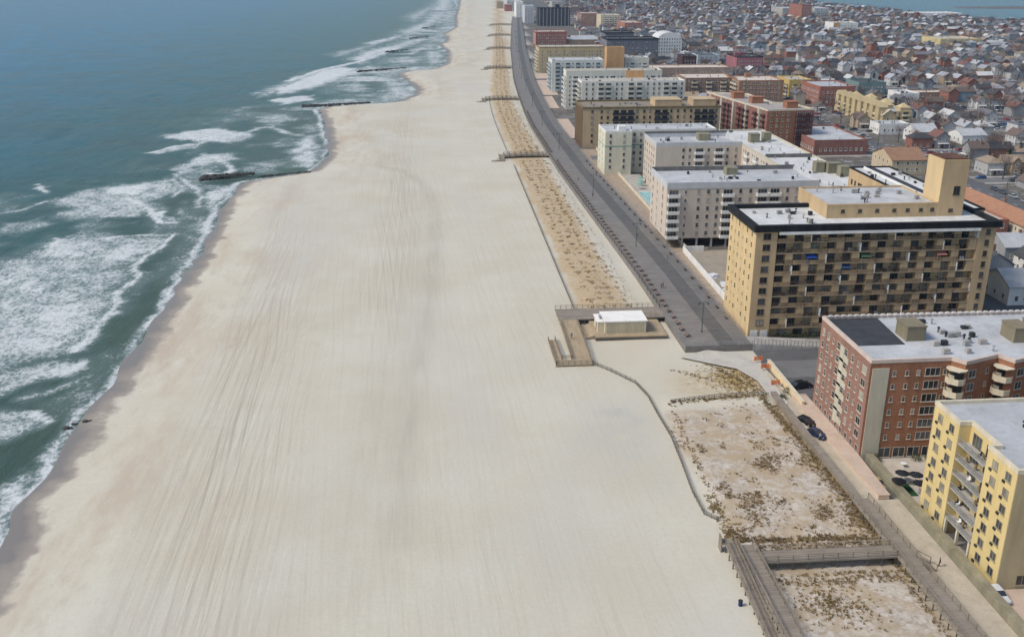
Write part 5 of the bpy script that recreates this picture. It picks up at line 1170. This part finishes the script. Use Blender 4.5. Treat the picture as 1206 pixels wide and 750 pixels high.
m=MB(); X0,X1,Y0,Y1=bp(982,1012,27,13,30); m.box(X0-.1,X0+9,Y0-.2,Y0-.1,0,12.9); m.build('orange_facade',org,t)
simple('school','long yellow building in the far houses at right','school',bp(1108,1156,46,8,45),8,wallm('butter_render',(.58,.48,.25),.1),rf_tan,3,1.2,'wwg',None,ph='the long yellow building')
simple('warehouse','long white warehouse by the bay','warehouse',bp(1084,1136,16,7,60),7,whitep,rf_white,3,1.2,None,None,ph='the white warehouse by the bay')
simple('apartment_building','teal-grey block right of the long red brick building','apartment building',bp(1012,1045,97,9,24),9,wallm('teal_grey',(.17,.24,.24),.15),rf_dark,2.9,1,'wn',None,ph='the teal-grey block')
simple('low_building','white-walled flat building among the houses, right of the tan gabled condominium','low building',bp(1062,1084,110,9,20),9,whitep,rf_grey,2.9,1,'wn','w',ph='the white flat building')
simple('low_building','long low building with cream roof edge among the houses','low building',bp(1078,1120,109,5,16),5,brown1,_M['cream_roof'],2.9,1,'w',None,ph='the cream-edged building')
gable('house','broad white house with pale blue-grey roof behind the rooftop tower','house',*bp(1078,1106,156,5.5,13),5.6,9,whitep,rf_lgrey,'x',ph='the broad white house')
gable('house','wide pale grey roofed house right of the broad white house','house',*bp(1134,1164,160,4.5,15),4.5,7,whitep,rf_grey,'x',ph='the grey-roofed wide house')
gable('house','yellow-tan gabled house near the tan gabled condominium','house',*bp(1040,1056,136,7,14),7,10,_M['straw_render'],rf_tan,'y',ph='the gabled tan house')
simple('low_building','white flat-roofed building in front of the yellow-tan gabled house','low building',bp(1036,1073,146,6,12),6,whitep,rf_lgrey,2.8,.8,'wn','w',ph='the white flat-roofed building')

# ================================================================== LABELLER for repeated things
from collections import defaultdict
def relabel(items,limit=16):
    """items: (object, x, y, z, description).  a description plus the nearest landmark, then an ordinal from the left"""
    g=defaultdict(list)
    for o,x,y,z,d in items:
        u,v=sight(x,y,z); best=None
        for ph,X,Y,Z in LAND:
            U_,V_=sight(X,Y,Z*.5); q=math.hypot(U_-u,(V_-v)*1.3)
            if best is None or q<best[0]: best=(q,ph,U_,V_)
        q,ph,U_,V_=best
        rel='just beside' if q<16 else ('beyond' if V_-v>abs(u-U_)*.6 else ('in front of' if v-V_>abs(u-U_)*.6 else ('right of' if u>U_ else 'left of')))
        g[d+' '+rel+' '+ph].append((u,o))
    for k,l in g.items():
        l.sort(key=lambda p:p[0])
        for i,(u,o) in enumerate(l):
            if len(l)==1: o['label']=k
            elif len(l)==2: o['label']=k+(', the left one' if i==0 else ', the right one')
            else: o['label']=k+', %s from the left'%(ordn[i].replace('nearest','first') if i<20 else str(i+1)+'th')
        for u,o in l:
            w=o['label']
            for p,q in ((', the left one',', left one'),(', the right one',', right one'),(' parked',''),(' from the left',' from left'),('just beside','by')):
                if len(w.split())>16: w=w.replace(p,q)
            if len(w.split())>16: w=w.replace(' cross-gable roof',' roof').replace(' gable roof',' roof').replace(' hip roof',' roof').replace(' flat roof',' roof')
            if len(w.split())>16: print('LONG',w)
            o['label']=w
# ================================================================== HOUSES
ROOFC=[('pale grey',(.33,.34,.37),5),('grey',(.15,.15,.165),7),('brown',(.135,.10,.085),6),('rust-red',(.17,.085,.07),2.5),('charcoal',(.055,.055,.06),6),('tan',(.33,.26,.19),2),('whitish',(.52,.52,.52),2)]
WALLC=[('white',(.50,.49,.48),5),('cream',(.45,.40,.32),2.5),('grey',(.28,.28,.285),4),('brick-red',(.27,.12,.085),3),('blue-grey',(.26,.31,.35),2),('tan',(.38,.29,.2),2),('pinkish',(.36,.27,.24),1.2)]
def pick(l): 
    t=sum(a[2] for a in l); r=R()*t
    for a in l:
        r-=a[2]
        if r<0: return a
    return l[-1]
def house_geo(kind,w,l,he,hr):
    """wall and roof geometry in local coordinates, centre at origin"""
    wa,ro=MB(),MB(); x,y=w/2,l/2
    if kind=='gable':
        wa.add([(-x,-y,-.2),(x,-y,-.2),(x,y,-.2),(-x,y,-.2),(-x,-y,he),(x,-y,he),(x,y,he),(-x,y,he),(0,-y,hr),(0,y,hr)],[(1,2,6,5),(3,0,4,7),(0,1,5,8,4),(2,3,7,9,6)]); gablero(ro,-x,x,-y,y,he,hr,'y',.4)
    elif kind=='hip':
        wa.box(-x,x,-y,y,-.2,he); o=.45; k=y-x*.8; ro.add([(-x-o,-y-o,he+.01),(x+o,-y-o,he+.01),(x+o,y+o,he+.01),(-x-o,y+o,he+.01),(0,-k,hr),(0,k,hr)],[(0,1,4),(1,2,5,4),(2,3,5),(3,0,4,5),(3,2,1,0)])
    elif kind=='flat':
        wa.box(-x,x,-y,y,-.2,he); ro.box(-x-.15,x+.15,-y-.15,y+.15,he+.005,he+.35); ro.box(-x*.3,x*.4,-y*.1,y*.3,he+.351,he+1.6)
    else: # cross gable
        wa.add([(-x,-y,-.2),(x,-y,-.2),(x,y,-.2),(-x,y,-.2),(-x,-y,he),(x,-y,he),(x,y,he),(-x,y,he),(0,-y,hr),(0,y,hr)],[(1,2,6,5),(3,0,4,7),(0,1,5,8,4),(2,3,7,9,6)]); gablero(ro,-x,x,-y,y,he,hr,'y',.4)
        c=w*.3; wa.add([(-x-1.4,-c,-.2),(-x-1.4,c,-.2),(-x-1.4,c,he),(-x-1.4,-c,he),(-x-1.4,0,hr-.4),(0,-c,-.2),(0,c,-.2),(0,c,he),(0,-c,he),(0,0,hr-.4)],[(0,3,4,2,1),(0,5,8,3),(1,2,7,6)]); gablero(ro,-x-1.4,-.1,-c,c,he+.02,hr-.38,'x',.3)
    return wa,ro
PROTO=[]
def proto_house(kind,w,l,he,hr,detail):
    t=bpy.data.objects.new('house',None); COL.objects.link(t); t['category']='house'; ORG[t.name]=(0,0,0)
    wa,ro=house_geo(kind,w,l,he,hr)
    inst('wall',meshdata(wa,'wall',HWALL),t,0,0,0); r=inst('roof',meshdata(ro,'roof',HROOF),t,0,0,0)
    if kind!='flat': c=sub('chimney',meshdata(MB().box(w*.18,w*.18+.7,l*.1,l*.1+.7,he,hr+.7),'chimney',brown1),r)
    if detail:
        for f in range(int(he/2.7)):
            for (x,y,rz) in ((-w*.25,-l/2,0),(w*.25,-l/2,0),(-w/2,-l*.28,-math.pi/2),(-w/2,l*.05,-math.pi/2),(-w/2,l*.33,-math.pi/2)):
                if kind=='cross' and x==-w/2 and y>-1 and y<l*.2: x=-w/2-1.4; y=0
                inst('window',onemesh(1.1,1.3,whitep,'s',G2 if R()<.5 else G1)[0],t,x,y,.9+f*2.7,rz)
        inst('door',meshdata(MB().box(-.5,.5,-.06,0,0,2.1),'door',brownrail),t,0,-l/2,0)
        inst('porch',meshdata(MB().box(-w*.4,w*.4,-1.8,-.02,2.35,2.55).box(-w*.4,-w*.4+.15,-1.8,-1.65,0,2.349).box(w*.4-.15,w*.4,-1.8,-1.65,0,2.349),'porch',whitep),t,0,-l/2,0)
    return t
specs=[('gable',6.6,11,5.2,7.7),('gable',7.2,9.6,5.6,8.4),('hip',7.4,11,5.3,7.6),('hip',8.2,9,3.2,5.6),('flat',7.4,10.5,5.8,6.4),('cross',7,11,5.4,8),('gable',6,8.6,3.1,5.6),('gable',7,12.2,6.8,9.2)]
PD=[proto_house(*s_,True) for s_ in specs]; PL=[proto_house(*s_,False) for s_ in specs]
cand=[]
ally=sorted(XST+XSTE)
def blocked(x,y,r=7):
    for a,b,c,d in FOOT:
        if a-r<x<b+r and c-r<y<d+r: return True
    return any(abs(x-q)<12 for q in YST)
def visible(x,y,z=5,mg=30):
    u,v=sight(x,y,z); return -mg<u<1206+mg and -25<v<790
for i,ya in enumerate(ally):
    yb=ally[i+1] if i+1<len(ally) else ya+66
    for yr,rz in ((ya+15.5,0),(yb-15.5,math.pi)):
        x=(240 if ya<468 else (150+(float(bend(ya)) if ya>650 else 0)))
        if ya==205: x=169
        while x<1400:
            x+=U(9.3,11.8)
            if yr>2500 or blocked(x,yr,5) or bayd(np.array([x]),np.array([yr]))[0]>-25: continue
            if not visible(x,yr): continue
            if ya<460 and x<236 and not(168<x<215 and 236<yr<300): continue
            if R()<.04: continue
            cand.append((x+U(-.6,.6),yr+U(-1.5,1.5),rz+(math.pi/2 if R()<.18 else 0)))
cand.sort(key=lambda p:p[0]**2+p[1]**2)
items=[]; near=cand[:300]
for i,(x,y,rz) in enumerate(near):
    k=random.choices(range(8),[5,4,4,2,1.3,3,1.5,2])[0]; src=(PD if i<130 else PL)[k]
    o=copy_tree(src); o.location=(x,y,0); o.rotation_euler=(0,0,rz)
    wc=pick(WALLC); rcol=pick(ROOFC); j=U(.85,1.12)
    for ch in o.children:
        if ch.name.startswith('wall'): ch.color=(*[q*j for q in wc[1]],1)
        if ch.name.startswith('roof'): ch.color=(*[min(.7,q) for q in [rcol[1][0]*j,rcol[1][1]*j,rcol[1][2]*j]],1)
    o['group']='houses in the inland streets'
    items.append((o,x,y,6,'%s house with %s %s roof'%(wc[0],rcol[0],{'gable':'gable','hip':'hip','flat':'flat','cross':'cross-gable'}[specs[k][0]])))
relabel(items)
def rmtree(o):
    for c in list(o.children): rmtree(c)
    bpy.data.objects.remove(o)
for p in PD+PL: rmtree(p)
mb=MB(); mb.c=[]
for (x,y,rz) in cand[300:]:
    k=random.choices(range(8),[5,4,4,2,2.6,3,1.5,2])[0]; sc=1.0
    if y>1500 and R()<.25: continue
    wa,ro=house_geo(*specs[k]); wc=pick(WALLC)[1]; rc_=pick(ROOFC)[1]; j=U(.85,1.1); c,s_=math.cos(rz),math.sin(rz)
    for g,col in ((wa,wc),(ro,rc_)):
        o=len(mb.v); mb.v+=[(x+a*c-b*s_,y+a*s_+b*c,z) for a,b,z in g.v]; mb.f+=[tuple(q+o for q in f) for f in g.f]; mb.c+=[tuple(q*j for q in col)]*len(g.f); mb.m+=[0]*len(g.f)
mb.build('distant_houses',attrcol('distant_house_paint'),kind='stuff',label='mass of small distant houses filling the inland town up to the bay',cat='houses')
NH=len(cand)
# ================================================================== TREES
twig=grassm('bare_twigs',(.085,.062,.055),(.16,.12,.105)); twig2=grassm('reddish_twigs',(.14,.07,.06),(.2,.11,.09)); ever=grassm('evergreen_needles',(.022,.04,.02),(.05,.075,.035)); bark=wallm('bark',(.10,.08,.065),.3)
def tree_geo(h,r,n,kind,seed):
    rnd=random.Random(seed); tk,cr=MB(),MB(); tk.tube((0,0,-.2),(0,0,h*.45),.28,.16,6)
    tips=[]
    for k in range(7):
        a=rnd.uniform(0,6.28); e=rnd.uniform(.4,.95)*r; z0=h*rnd.uniform(.25,.45); p=(e*.6*math.cos(a),e*.6*math.sin(a),h*rnd.uniform(.6,.85)); tk.tube((0,0,z0),p,.13,.04,4); tips.append(p)
    for i in range(n):
        if kind=='ever':
            f=rnd.random()**.8; z=h*(.15+.85*f); q=r*(1-f)*.9+.2; a=rnd.uniform(0,6.28); b=q*math.sqrt(rnd.uniform(.3,1)); p=(b*math.cos(a),b*math.sin(a),z); s_=rnd.uniform(.35,.8); 
            d=[(rnd.uniform(-1,1),rnd.uniform(-1,1),rnd.uniform(-.6,.3)) for _ in range(3)]
        else:
            t_=rnd.choice(tips); p=tuple(t_[j]+rnd.gauss(0,r*.34)*(.7 if j==2 else 1) for j in range(3)); s_=rnd.uniform(.5,1.2)
            a=[rnd.uniform(-1,1) for _ in range(3)]; d=[(0,0,0),(a[0],a[1],abs(a[2])),(a[0]*.8+rnd.uniform(-.14,.14),a[1]*.8+rnd.uniform(-.14,.14),abs(a[2])*.8+.1)]
        cr.add([tuple(p[j]+d[q_][j]*s_ for j in range(3)) for q_ in range(3)],[(0,1,2)])
    return tk,cr
TP=[]
for k,(h,r,n,kind,mt,nm) in enumerate([(10.5,3.9,520,'bare',twig,'bare brown'),(8,3.1,380,'bare',twig,'small bare brown'),(9.5,3.5,440,'bare',twig2,'bare reddish'),(7.5,2.1,420,'ever',ever,'dark evergreen')]):
    a,b=tree_geo(h,r,n,kind,k); TP.append((meshdata(a,'trunk',bark),meshdata(b,'crown',mt),nm,k))
tc=[]
for (x,y,rz) in cand:
    for q in range(3 if y<1000 else 2):
        if R()<.85: tc.append((x+U(-7,7),y+(14 if rz<1 else -14)*U(-.9,.6)+ (6 if R()<.5 else -6)))
tc.sort(key=lambda p:p[0]**2+p[1]**2)
nearH=[(x,y) for x,y,_ in near]
def clash(x,y): return any(abs(x-a)<4.2 and abs(y-b)<6 for a,b in nearH)
tc2=[p for p in tc if not clash(*p) and not any(a<p[0]<b and c<p[1]<d for a,b,c,d in FOOT) and not any(abs(p[0]-q)<7.5 for q in YST)]
items=[]
for i,(x,y) in enumerate(tc2[:295]):
    a,b,nm,k=TP[random.choices(range(4),[5,3,2.2,.8])[0]]
    o=thing('tree',x,y,0,'x','tree','trees among the inland houses'); inst('trunk',a,o,x,y,0); inst('crown',b,o,x,y,0); sc=U(.75,1.15); o.scale=(sc,sc,sc*U(.9,1.1)); o.rotation_euler=(0,0,U(0,6.28)); items.append((o,x,y,5,nm+' tree'))
relabel(items)
small=[tree_geo(9.5,3.4,60,'bare',11)[1],tree_geo(8,3,52,'bare',12)[1],tree_geo(8,2,60,'ever',13)[1]]
mb=MB(); mb.c=[]
for (x,y) in tc2[295:]:
    k=random.choices((0,1,2),(5,4,1.1))[0]; g=small[k]; sc=U(.8,1.3)*1.15; col=(.045,.06,.03) if k==2 else random.choice(((.12,.09,.08),(.15,.10,.085),(.10,.08,.075)))
    o=len(mb.v); mb.v+=[(x+a*sc,y+b*sc,z*sc) for a,b,z in g.v]; mb.f+=[tuple(q+o for q in f) for f in g.f]; mb.c+=[col]*len(g.f); mb.m+=[0]*len(g.f)
mb.build('distant_trees',attrcol('distant_tree_twigs',rough=1),kind='stuff',label='distant bare trees filling the gaps between the far houses',cat='trees')
# ================================================================== CARS
def car_geo():
    b=MB(); g=MB()
    prof=[(-2.2,.35),(-2.2,.85),(-1.95,.95),(-1.2,.98),(1.0,.98),(2.0,.82),(2.2,.62),(2.2,.35)]
    def ext(m,pr,w):
        n=len(pr); m.add([(x,-w,z) for x,z in pr]+[(x,w,z) for x,z in pr],[tuple(range(n)),tuple(range(n,2*n))[::-1]]+[((k+1)%n,k,n+k,n+(k+1)%n) for k in range(n)])
    ext(b,prof,.88)
    b.add([(-1.35,-.68,1.44),(.35,-.68,1.44),(.35,.68,1.44),(-1.35,.68,1.44),(-1.35,-.68,1.48),(.35,-.68,1.48),(.35,.68,1.48),(-1.35,.68,1.48)],[(0,3,2,1),(4,5,6,7),(0,1,5,4),(1,2,6,5),(2,3,7,6),(3,0,4,7)])
    g.add([(-1.95,-.8,.951),(1.05,-.8,.981),(1.05,.8,.981),(-1.95,.8,.951),(-1.35,-.67,1.439),(.35,-.67,1.439),(.35,.67,1.439),(-1.35,.67,1.439)],[(0,3,2,1),(4,5,6,7),(0,1,5,4),(1,2,6,5),(2,3,7,6),(3,0,4,7)])
    return b,g
cb,cg=car_geo(); carb=meshdata(cb,'body',CARP); carg=meshdata(cg,'window',G1)
ty=meshdata(MB().tube((0,-.11,0),(0,.11,0),.33,.33,12),'tyre',rubber); hb=meshdata(MB().tube((0,-.12,0),(0,.12,0),.19,.19,8),'rim',metal_grey)
hl=meshdata(MB().box(2.19,2.22,-.25,.05,.6,.72),'headlight',whitep)
CC=[('white',(.6,.6,.6),4),('black',(.012,.012,.014),4),('silver',(.34,.35,.36),4),('dark grey',(.08,.08,.09),3),('blue',(.03,.09,.28),2),('red',(.32,.03,.03),2),('dark blue',(.02,.035,.09),1.5)]
def car(x,y,z,rz,c,label='x',group='cars parked in the streets',parts=True,sc=1):
    o=thing('parked_car',x,y,z,label,'car',group); inst('body',carb,o,x,y,z,0,c[1]); 
    inst('window',carg,o,x,y,z)
    if parts:
        for a in(-1.35,1.35):
            for b in(-.8,.8): w_=inst('wheel',ty,o,x+a,y+b,z+.33); sub('rim',hb,w_)
        for b in(-.5,.7): inst('headlight',hl,o,x,y+b,z)
    o.rotation_euler=(0,0,rz); o.scale=(sc,sc,sc); return o
cd={c[0]:c for c in CC}
for (u,v,rz,cn,lab,z,sc) in ((944,453,.25,'black','black car parked on the dead-end street beside the brick building',.06,1.1),(937,487,-1.0,'black','black car beside the brick building, behind the timber bulkhead',.1,1),(951,500,-1.1,'dark blue','dark blue car beside the brick building, behind the timber bulkhead',.1,1),(1102,612,-1.4,'black','black car under the yellow building, farther one',.1,1),(1122,637,-1.5,'dark grey','dark grey car under the yellow building, middle one',.1,1),(1153,672,-1.55,'white','white car under the yellow building, nearest one',.1,1)):
    x,y=at(u,v,.7); 
    if v>600: x=84.9 if v<660 else 82.9
    if v>600: x,y={612:(86.5,132.6),637:(86.6,129.0),672:(83.0,121.5)}[v]
    if v==672: rz=-math.pi/2; x=82.75;y=117
    if v==487: x,y=75.3,176.5
    if v==500: x,y=75.4,170.8
    car(x,y,z,rz,cd[cn],lab,None,True,sc)
cc=[]
for q in YST[:6]:
    for s_ in(-5.9,5.9):
        y=306
        while y<1000:
            y+=U(5.6,9)
            if R()<(.75 if s_>0 else .45) and all(abs(y-k)>9 for k in ally): cc.append((q+s_,y,math.pi/2+(0 if s_<0 else math.pi)))
for q in ally[:16]:
    for s_ in(-3.9,3.9):
        x=232
        while x<760:
            x+=U(5.5,9.5)
            if R()<.6 and all(abs(x-k)>10 for k in YST): cc.append((x,q+s_,0 if s_<0 else math.pi))
for y in (316,330,346,360,378,392,408,424):
    for x in np.arange(154,200,2.8):
        if R()<.6 and not any(a-2<x<b+2 and c-2<y<d+2 for a,b,c,d in FOOT): cc.append((x,y,math.pi/2))
for x in np.arange(104,190,6.2):
    if R()<.5: cc.append((x,191.5,0))
cc=[c for c in cc if visible(c[0],c[1],1,20)]
cc.sort(key=lambda p:p[0]**2+p[1]**2); items=[]
for i,(x,y,rz) in enumerate(cc[:290]):
    c=pick(CC); o=car(x,y,.07,rz,c,parts=i<90); items.append((o,x,y,1,c[0]+' parked car'))
relabel(items)
# ================================================================== SMALL THINGS
def umbrella(x,y,z,c,label,r=1.35):
    t=thing('patio_umbrella',x,y,z,label,'umbrella'); 
    m=MB(); m.tube((x,y,z),(x,y,z+2.3),.04,.04,6); m.box(x-.3,x+.3,y-.3,y+.3,z,z+.08); m.build('pole',metal_grey,t)
    m=MB(); n=8; m.add([(x+r*math.cos(6.283*k/n),y+r*math.sin(6.283*k/n),z+2.05) for k in range(n)]+[(x,y,z+2.6)],[(k,(k+1)%n,n) for k in range(n)]+[tuple(range(n))[::-1]]); m.build('canopy',c,t)
for (u,v,l) in ((1063,556,'black patio umbrella on the courtyard, the left rear one'),(1079,558,'black patio umbrella on the courtyard, the right rear one'),(1059,565,'black patio umbrella on the courtyard, the left front one'),(1084,568,'black patio umbrella on the courtyard, the right front one')):
    x,y=at(u,v,2.3); umbrella(x,y,.105,black,l)
x0,y0=at(1056,585,.1); x1=at(1090,585,.1)[0]
m=MB(); m.prism(rc(x0,x1-1,y0,y0+4.5),.108,.13); m.build('turf_mat',grassm('green_turf',(.02,.06,.025),(.035,.085,.04)),label='dark green artificial turf mat under the black patio umbrellas',cat='turf mat')
for (u,v,l) in ((1069,565,'white round table between the black patio umbrellas'),(1064,546,'small white garden table on the bare patio')):
    x,y=at(u,v,.7); t=thing('garden_table',x,y,.135,l,'table'); m=MB(); m.tube((x,y,.82),(x,y,.88),.6,.6,12); m.build('tabletop',whitep,t); m=MB(); m.tube((x,y,.135),(x,y,.819),.06,.06,6); m.tube((x,y,.135),(x,y,.18),.3,.28,8); m.build('leg',whitep,t)
def bush(x,y,z,r,h,label,mt=None,n=180):
    t=thing('shrub',x,y,z,label,'shrub'); m=MB(); 
    for i in range(n):
        a=U(0,6.28);b=math.acos(U(0,1)); q=U(.6,1); p=(x+r*q*math.cos(a)*math.sin(b),y+r*q*math.sin(a)*math.sin(b),z+h*q*math.cos(b)+.1); s_=U(.12,.28)
        m.add([tuple(p[j]+U(-1,1)*s_ for j in range(3)) for _ in range(3)],[(0,1,2)])
    m.build('foliage',mt or ever,t); m=MB(); m.tube((x,y,z-.1),(x,y,z+h*.6),.07,.04,5); m.build('stem',bark,t)
gs=grassm('dull_green_leaf',(.04,.055,.025),(.09,.105,.045))
for (u,v,r,l) in ((1020,527,1.3,'round green shrub at the corner of the orange brick building'),(1074,533,1.1,'green shrub beside the brick building ground floor windows'),(1088,530,1.0,'second green shrub beside the ground floor windows, nearer the yellow building'),(928,459,1.2,'green shrub beside the sunlit cream wall'),(922,466,.9,'low green shrub below the sunlit cream wall')):
    x,y=at(u,v,.8); 
    if v<540 and v>500: y=min(y,159.5)
    bush(x,y,.1,r,r*1.2,l,gs)
for k,x in enumerate(np.arange(86,97,1.8)): bush(x,225.0-.1,0,.9,1.5,'clipped green shrub at the foot of the big tan balcony block, %s from the left'%(['first','second','third','fourth','fifth','sixth','seventh'][k]),gs,120)
# planter boxes and white chests by the promenade
for k,(u,v,l) in enumerate(((921,476,'white storage chest beside the timber bulkhead'),(1036,575,'sandy stone block on the promenade below the terrace'),(1030,565,'tan planter trough on the promenade'))):
    x,y=at(u,v,.5); t=thing('planter' if k else 'storage_chest',x,y,.1,l,'planter' if k else 'chest'); m=MB(); m.box(x-.9,x+.9,y-.5,y+.5,.1,.8); m.build('box',whitep if k==0 else sandpave,t); m=MB(); m.box(x-.95,x+.95,y-.55,y+.55,.801,.88); m.build('lid' if k==0 else 'soil',whitep if k==0 else g_gold,t)
# steps down from the landward walkway
t=thing('stairs',75,125,0,'grey timber steps descending from the landward walkway to the promenade','stairs'); m=MB()
for k in range(6): m.box(74.42+k*.42,74.83+k*.42,124.3,126.2,1.45-k*.27,1.55-k*.27)
m.build('step',woodgrey_h,t); m=MB()
for y in (124.2,126.3): m.bar((74.4,y,2.7),(77,y,1.2),.08); m.bar((74.4,y,1.5),(77,y,.1),.08,.3); m.box(76.9,77.0,y-.05,y+.05,.1,1.25)
m.build('railing',woodgrey,t)
person(78.0,125.4,.1,1.2,'person in dark clothes standing at the foot of the timber steps',(.03,.03,.04),(.02,.02,.025))
x,y=at(974,518,.1); person(75.4,y-.0,.1,.5,'person in pale top and dark trousers standing on the promenade below the terrace',(.55,.55,.55),(.03,.03,.04))
x,y=at(698,232,BZ); person(x,y,BZ,0.2,'person in dark clothes walking on the boardwalk near the third lamp',(.03,.035,.05),(.03,.03,.035))
for k,(px,py) in enumerate(((63.5,262),(64.2,263),(69,318),(62,345),(72.5,291),(64,410),(68,524))): person(px+float(bw(py))-.5,py,BZ+.01,U(0,6),'person walking on the boardwalk, %s counting from the kiosk end'%ordn[k],random.choice(((.03,.03,.04),(.25,.05,.04),(.04,.08,.2),(.4,.4,.4))),(.03,.035,.06))
x,y=at(668,390,.9); person(33.2,226,1.02,2.9,'person in blue top walking down the tan timber ramp',(.05,.12,.3),(.06,.06,.07))
x,y=at(861,713,.1); t=thing('litter_bin',43.6,y,0,'dark blue barrel bin on the sand beside the seaward ramp','bin'); bx=43.6
m=MB(); m.tube((bx,y,-.05),(bx,y,.9),.3,.33,14); m.build('barrel',wallm('blue_plastic',(.02,.035,.12),.2,.5),t); m=MB(); m.tube((bx,y,.901),(bx,y,.98),.36,.34,14); m.build('rim',metal_dark,t)
# white boundary walls and pool
t=thing('boundary_wall',82.4,330,0,'low cream boundary wall along the inland side of the boardwalk','wall'); m=MB(); m.box(82.3,82.6,305,490,-.1,1.5); m.build('wall',creamp,t); m=MB(); m.box(82.2,82.7,305,490,1.501,1.6); m.build('coping',concrete,t)
t=thing('boundary_wall',81,280,0,'white boundary wall near the seaward face of the big tan balcony block','wall'); m=MB(); m.prism([(80.6,250),(81,250),(81.4,304),(81.0,304)],-.1,2.0); m.build('wall',whitep,t); m=MB(); m.prism([(81,303.6),(88,303.6),(88,304),(81,304)],-.1,1.9); m.build('return_wall',whitep,t)
for k,(x,y,l) in enumerate(((83.4,262,'white covered furniture heap behind the white boundary wall, nearest'),(84.6,269,'white covered furniture heap behind the white boundary wall, middle'),(83.6,276,'white covered furniture heap behind the white boundary wall, farthest'))):
    m=MB(); 
    for j in range(5): rocks(m,x+U(-1,1),y+U(-2,2),.1,U(1,1.5))
    m.build('covered_furniture',wallm('white_cover',(.66,.68,.72),.06),label=l,cat='furniture cover')
t=thing('swimming_pool',87.5,381,0,'turquoise swimming pool in the pale blocks\' boardwalk terrace','pool')
m=MB(); ring(m,rc(83.6,90.5,368,392),.09,.25,.6); m.build('rim',whitep,t)
wm_,nt,bs=newmat('pool_water'); nt.links.new(mix(nt,mrange(nt,noise(nt,worldpos(nt),.4,3,.6),.35,.65),(.10,.42,.46),(.30,.58,.60)),bs.inputs['Base Color']); bs.inputs['Roughness'].default_value=.08
m=MB(); m.box(84.201,89.9,368.6,391.4,.091,.15); m.build('water',wm_,t)
for k in range(7):
    x=91.3 ; y=345+k*3.1; t=thing('sun_lounger',x-4,y,.1,'white sun lounger in the row at the near end of the turquoise pool','sun lounger','loungers at the pool'); m=MB(); m.box(x-5,x-3.4,y-.35,y+.35,.35,.45); m.build('seat',whitep,t); m=MB(); m.bar((x-3.4,y,.42),(x-2.8,y,.85),.65,.06); m.build('backrest',whitep,t); m=MB(); m.box(x-4.9,x-4.8,y-.3,y+.3,.1,.349); m.box(x-3.5,x-3.4,y-.3,y+.3,.1,.349); m.build('leg',metal_grey,t)
for k in range(3): umbrella(86+k*1.6,398+k*6,.1,_M['teal_paint'],'teal parasol beyond the turquoise pool, %s'%(['nearest','middle','farthest'][k]),1.6)
# cars or vehicles' garage fences, utility poles along the avenue
for k in range(9):
    y=315+k*38; x=219.8; t=thing('utility_pole',x,y,0,'wooden utility pole along the avenue, %s from the near end'%(['first','second','third','fourth','fifth','sixth','seventh','eighth','ninth'][k]),'utility pole'); m=MB(); m.tube((x,y,0),(x,y,10.5),.17,.11,8); m.build('pole',bark,t); m=MB(); m.bar((x-1.1,y,9.8),(x+1.1,y,9.8),.12); m.build('crossarm',bark,t)

# ================================================================== LIGHT, AIR, CAMERA
w=bpy.data.worlds.new('World'); S.world=w; w.use_nodes=True; nt=w.node_tree; bg=nt.nodes['Background']
sky=nt.nodes.new('ShaderNodeTexSky'); sky.sky_type='NISHITA'; sky.sun_disc=False
SD=np.array((-.93,-.2,0.)); SD/=np.linalg.norm(SD); EL=math.radians(48); AZ=math.atan2(SD[0],SD[1])%(2*math.pi)
sky.sun_elevation=EL; sky.sun_rotation=AZ; sky.air_density=1.2; sky.dust_density=1.6; sky.ozone_density=1.2
nt.links.new(sky.outputs[0],bg.inputs['Color']); bg.inputs['Strength'].default_value=.145
L=bpy.data.lights.new('sun','SUN'); L.energy=2.75; L.angle=math.radians(16); L.color=(1,.92,.80); lo=bpy.data.objects.new('sun',L); COL.objects.link(lo)
from mathutils import Vector
lo.rotation_euler=Vector((-SD[0]*math.cos(EL),-SD[1]*math.cos(EL),-math.sin(EL))).to_track_quat('-Z','Y').to_euler()
hz=MB().box(-9600,9600,-3400,9700,-8,96).build('haze',[],kind='stuff',label='thin blue-white sea haze over the whole shore',cat='haze')
hm=bpy.data.materials.new('haze_air'); hm.use_nodes=True; n_=hm.node_tree; n_.nodes.clear(); out=n_.nodes.new('ShaderNodeOutputMaterial'); pv=n_.nodes.new('ShaderNodeVolumePrincipled')
pv.inputs['Color'].default_value=(.42,.68,1,1); pv.inputs['Density'].default_value=.000055; pv.inputs['Anisotropy'].default_value=.1; n_.links.new(pv.outputs[0],out.inputs['Volume']); hz.data.materials.clear(); hz.data.materials.append(hm)
cam=bpy.data.cameras.new('camera'); cam.sensor_width=36; cam.lens=FX/1206*36; cam.clip_start=1; cam.clip_end=20000
co=bpy.data.objects.new('camera',cam); COL.objects.link(co); co.location=(0,0,HC); co.rotation_euler=(math.pi/2-TH,0,-AL); S.camera=co
S.render.engine='CYCLES'; S.cycles.volume_max_steps=64; S.cycles.max_bounces=6; S.cycles.diffuse_bounces=3; S.cycles.volume_bounces=0
S.view_settings.view_transform='Standard'; S.view_settings.look='None'; S.view_settings.exposure=0.0; S.view_settings.gamma=1
print('houses',NH,'cars',len(cc),'trees',len(tc2),'objects',len(bpy.data.objects))
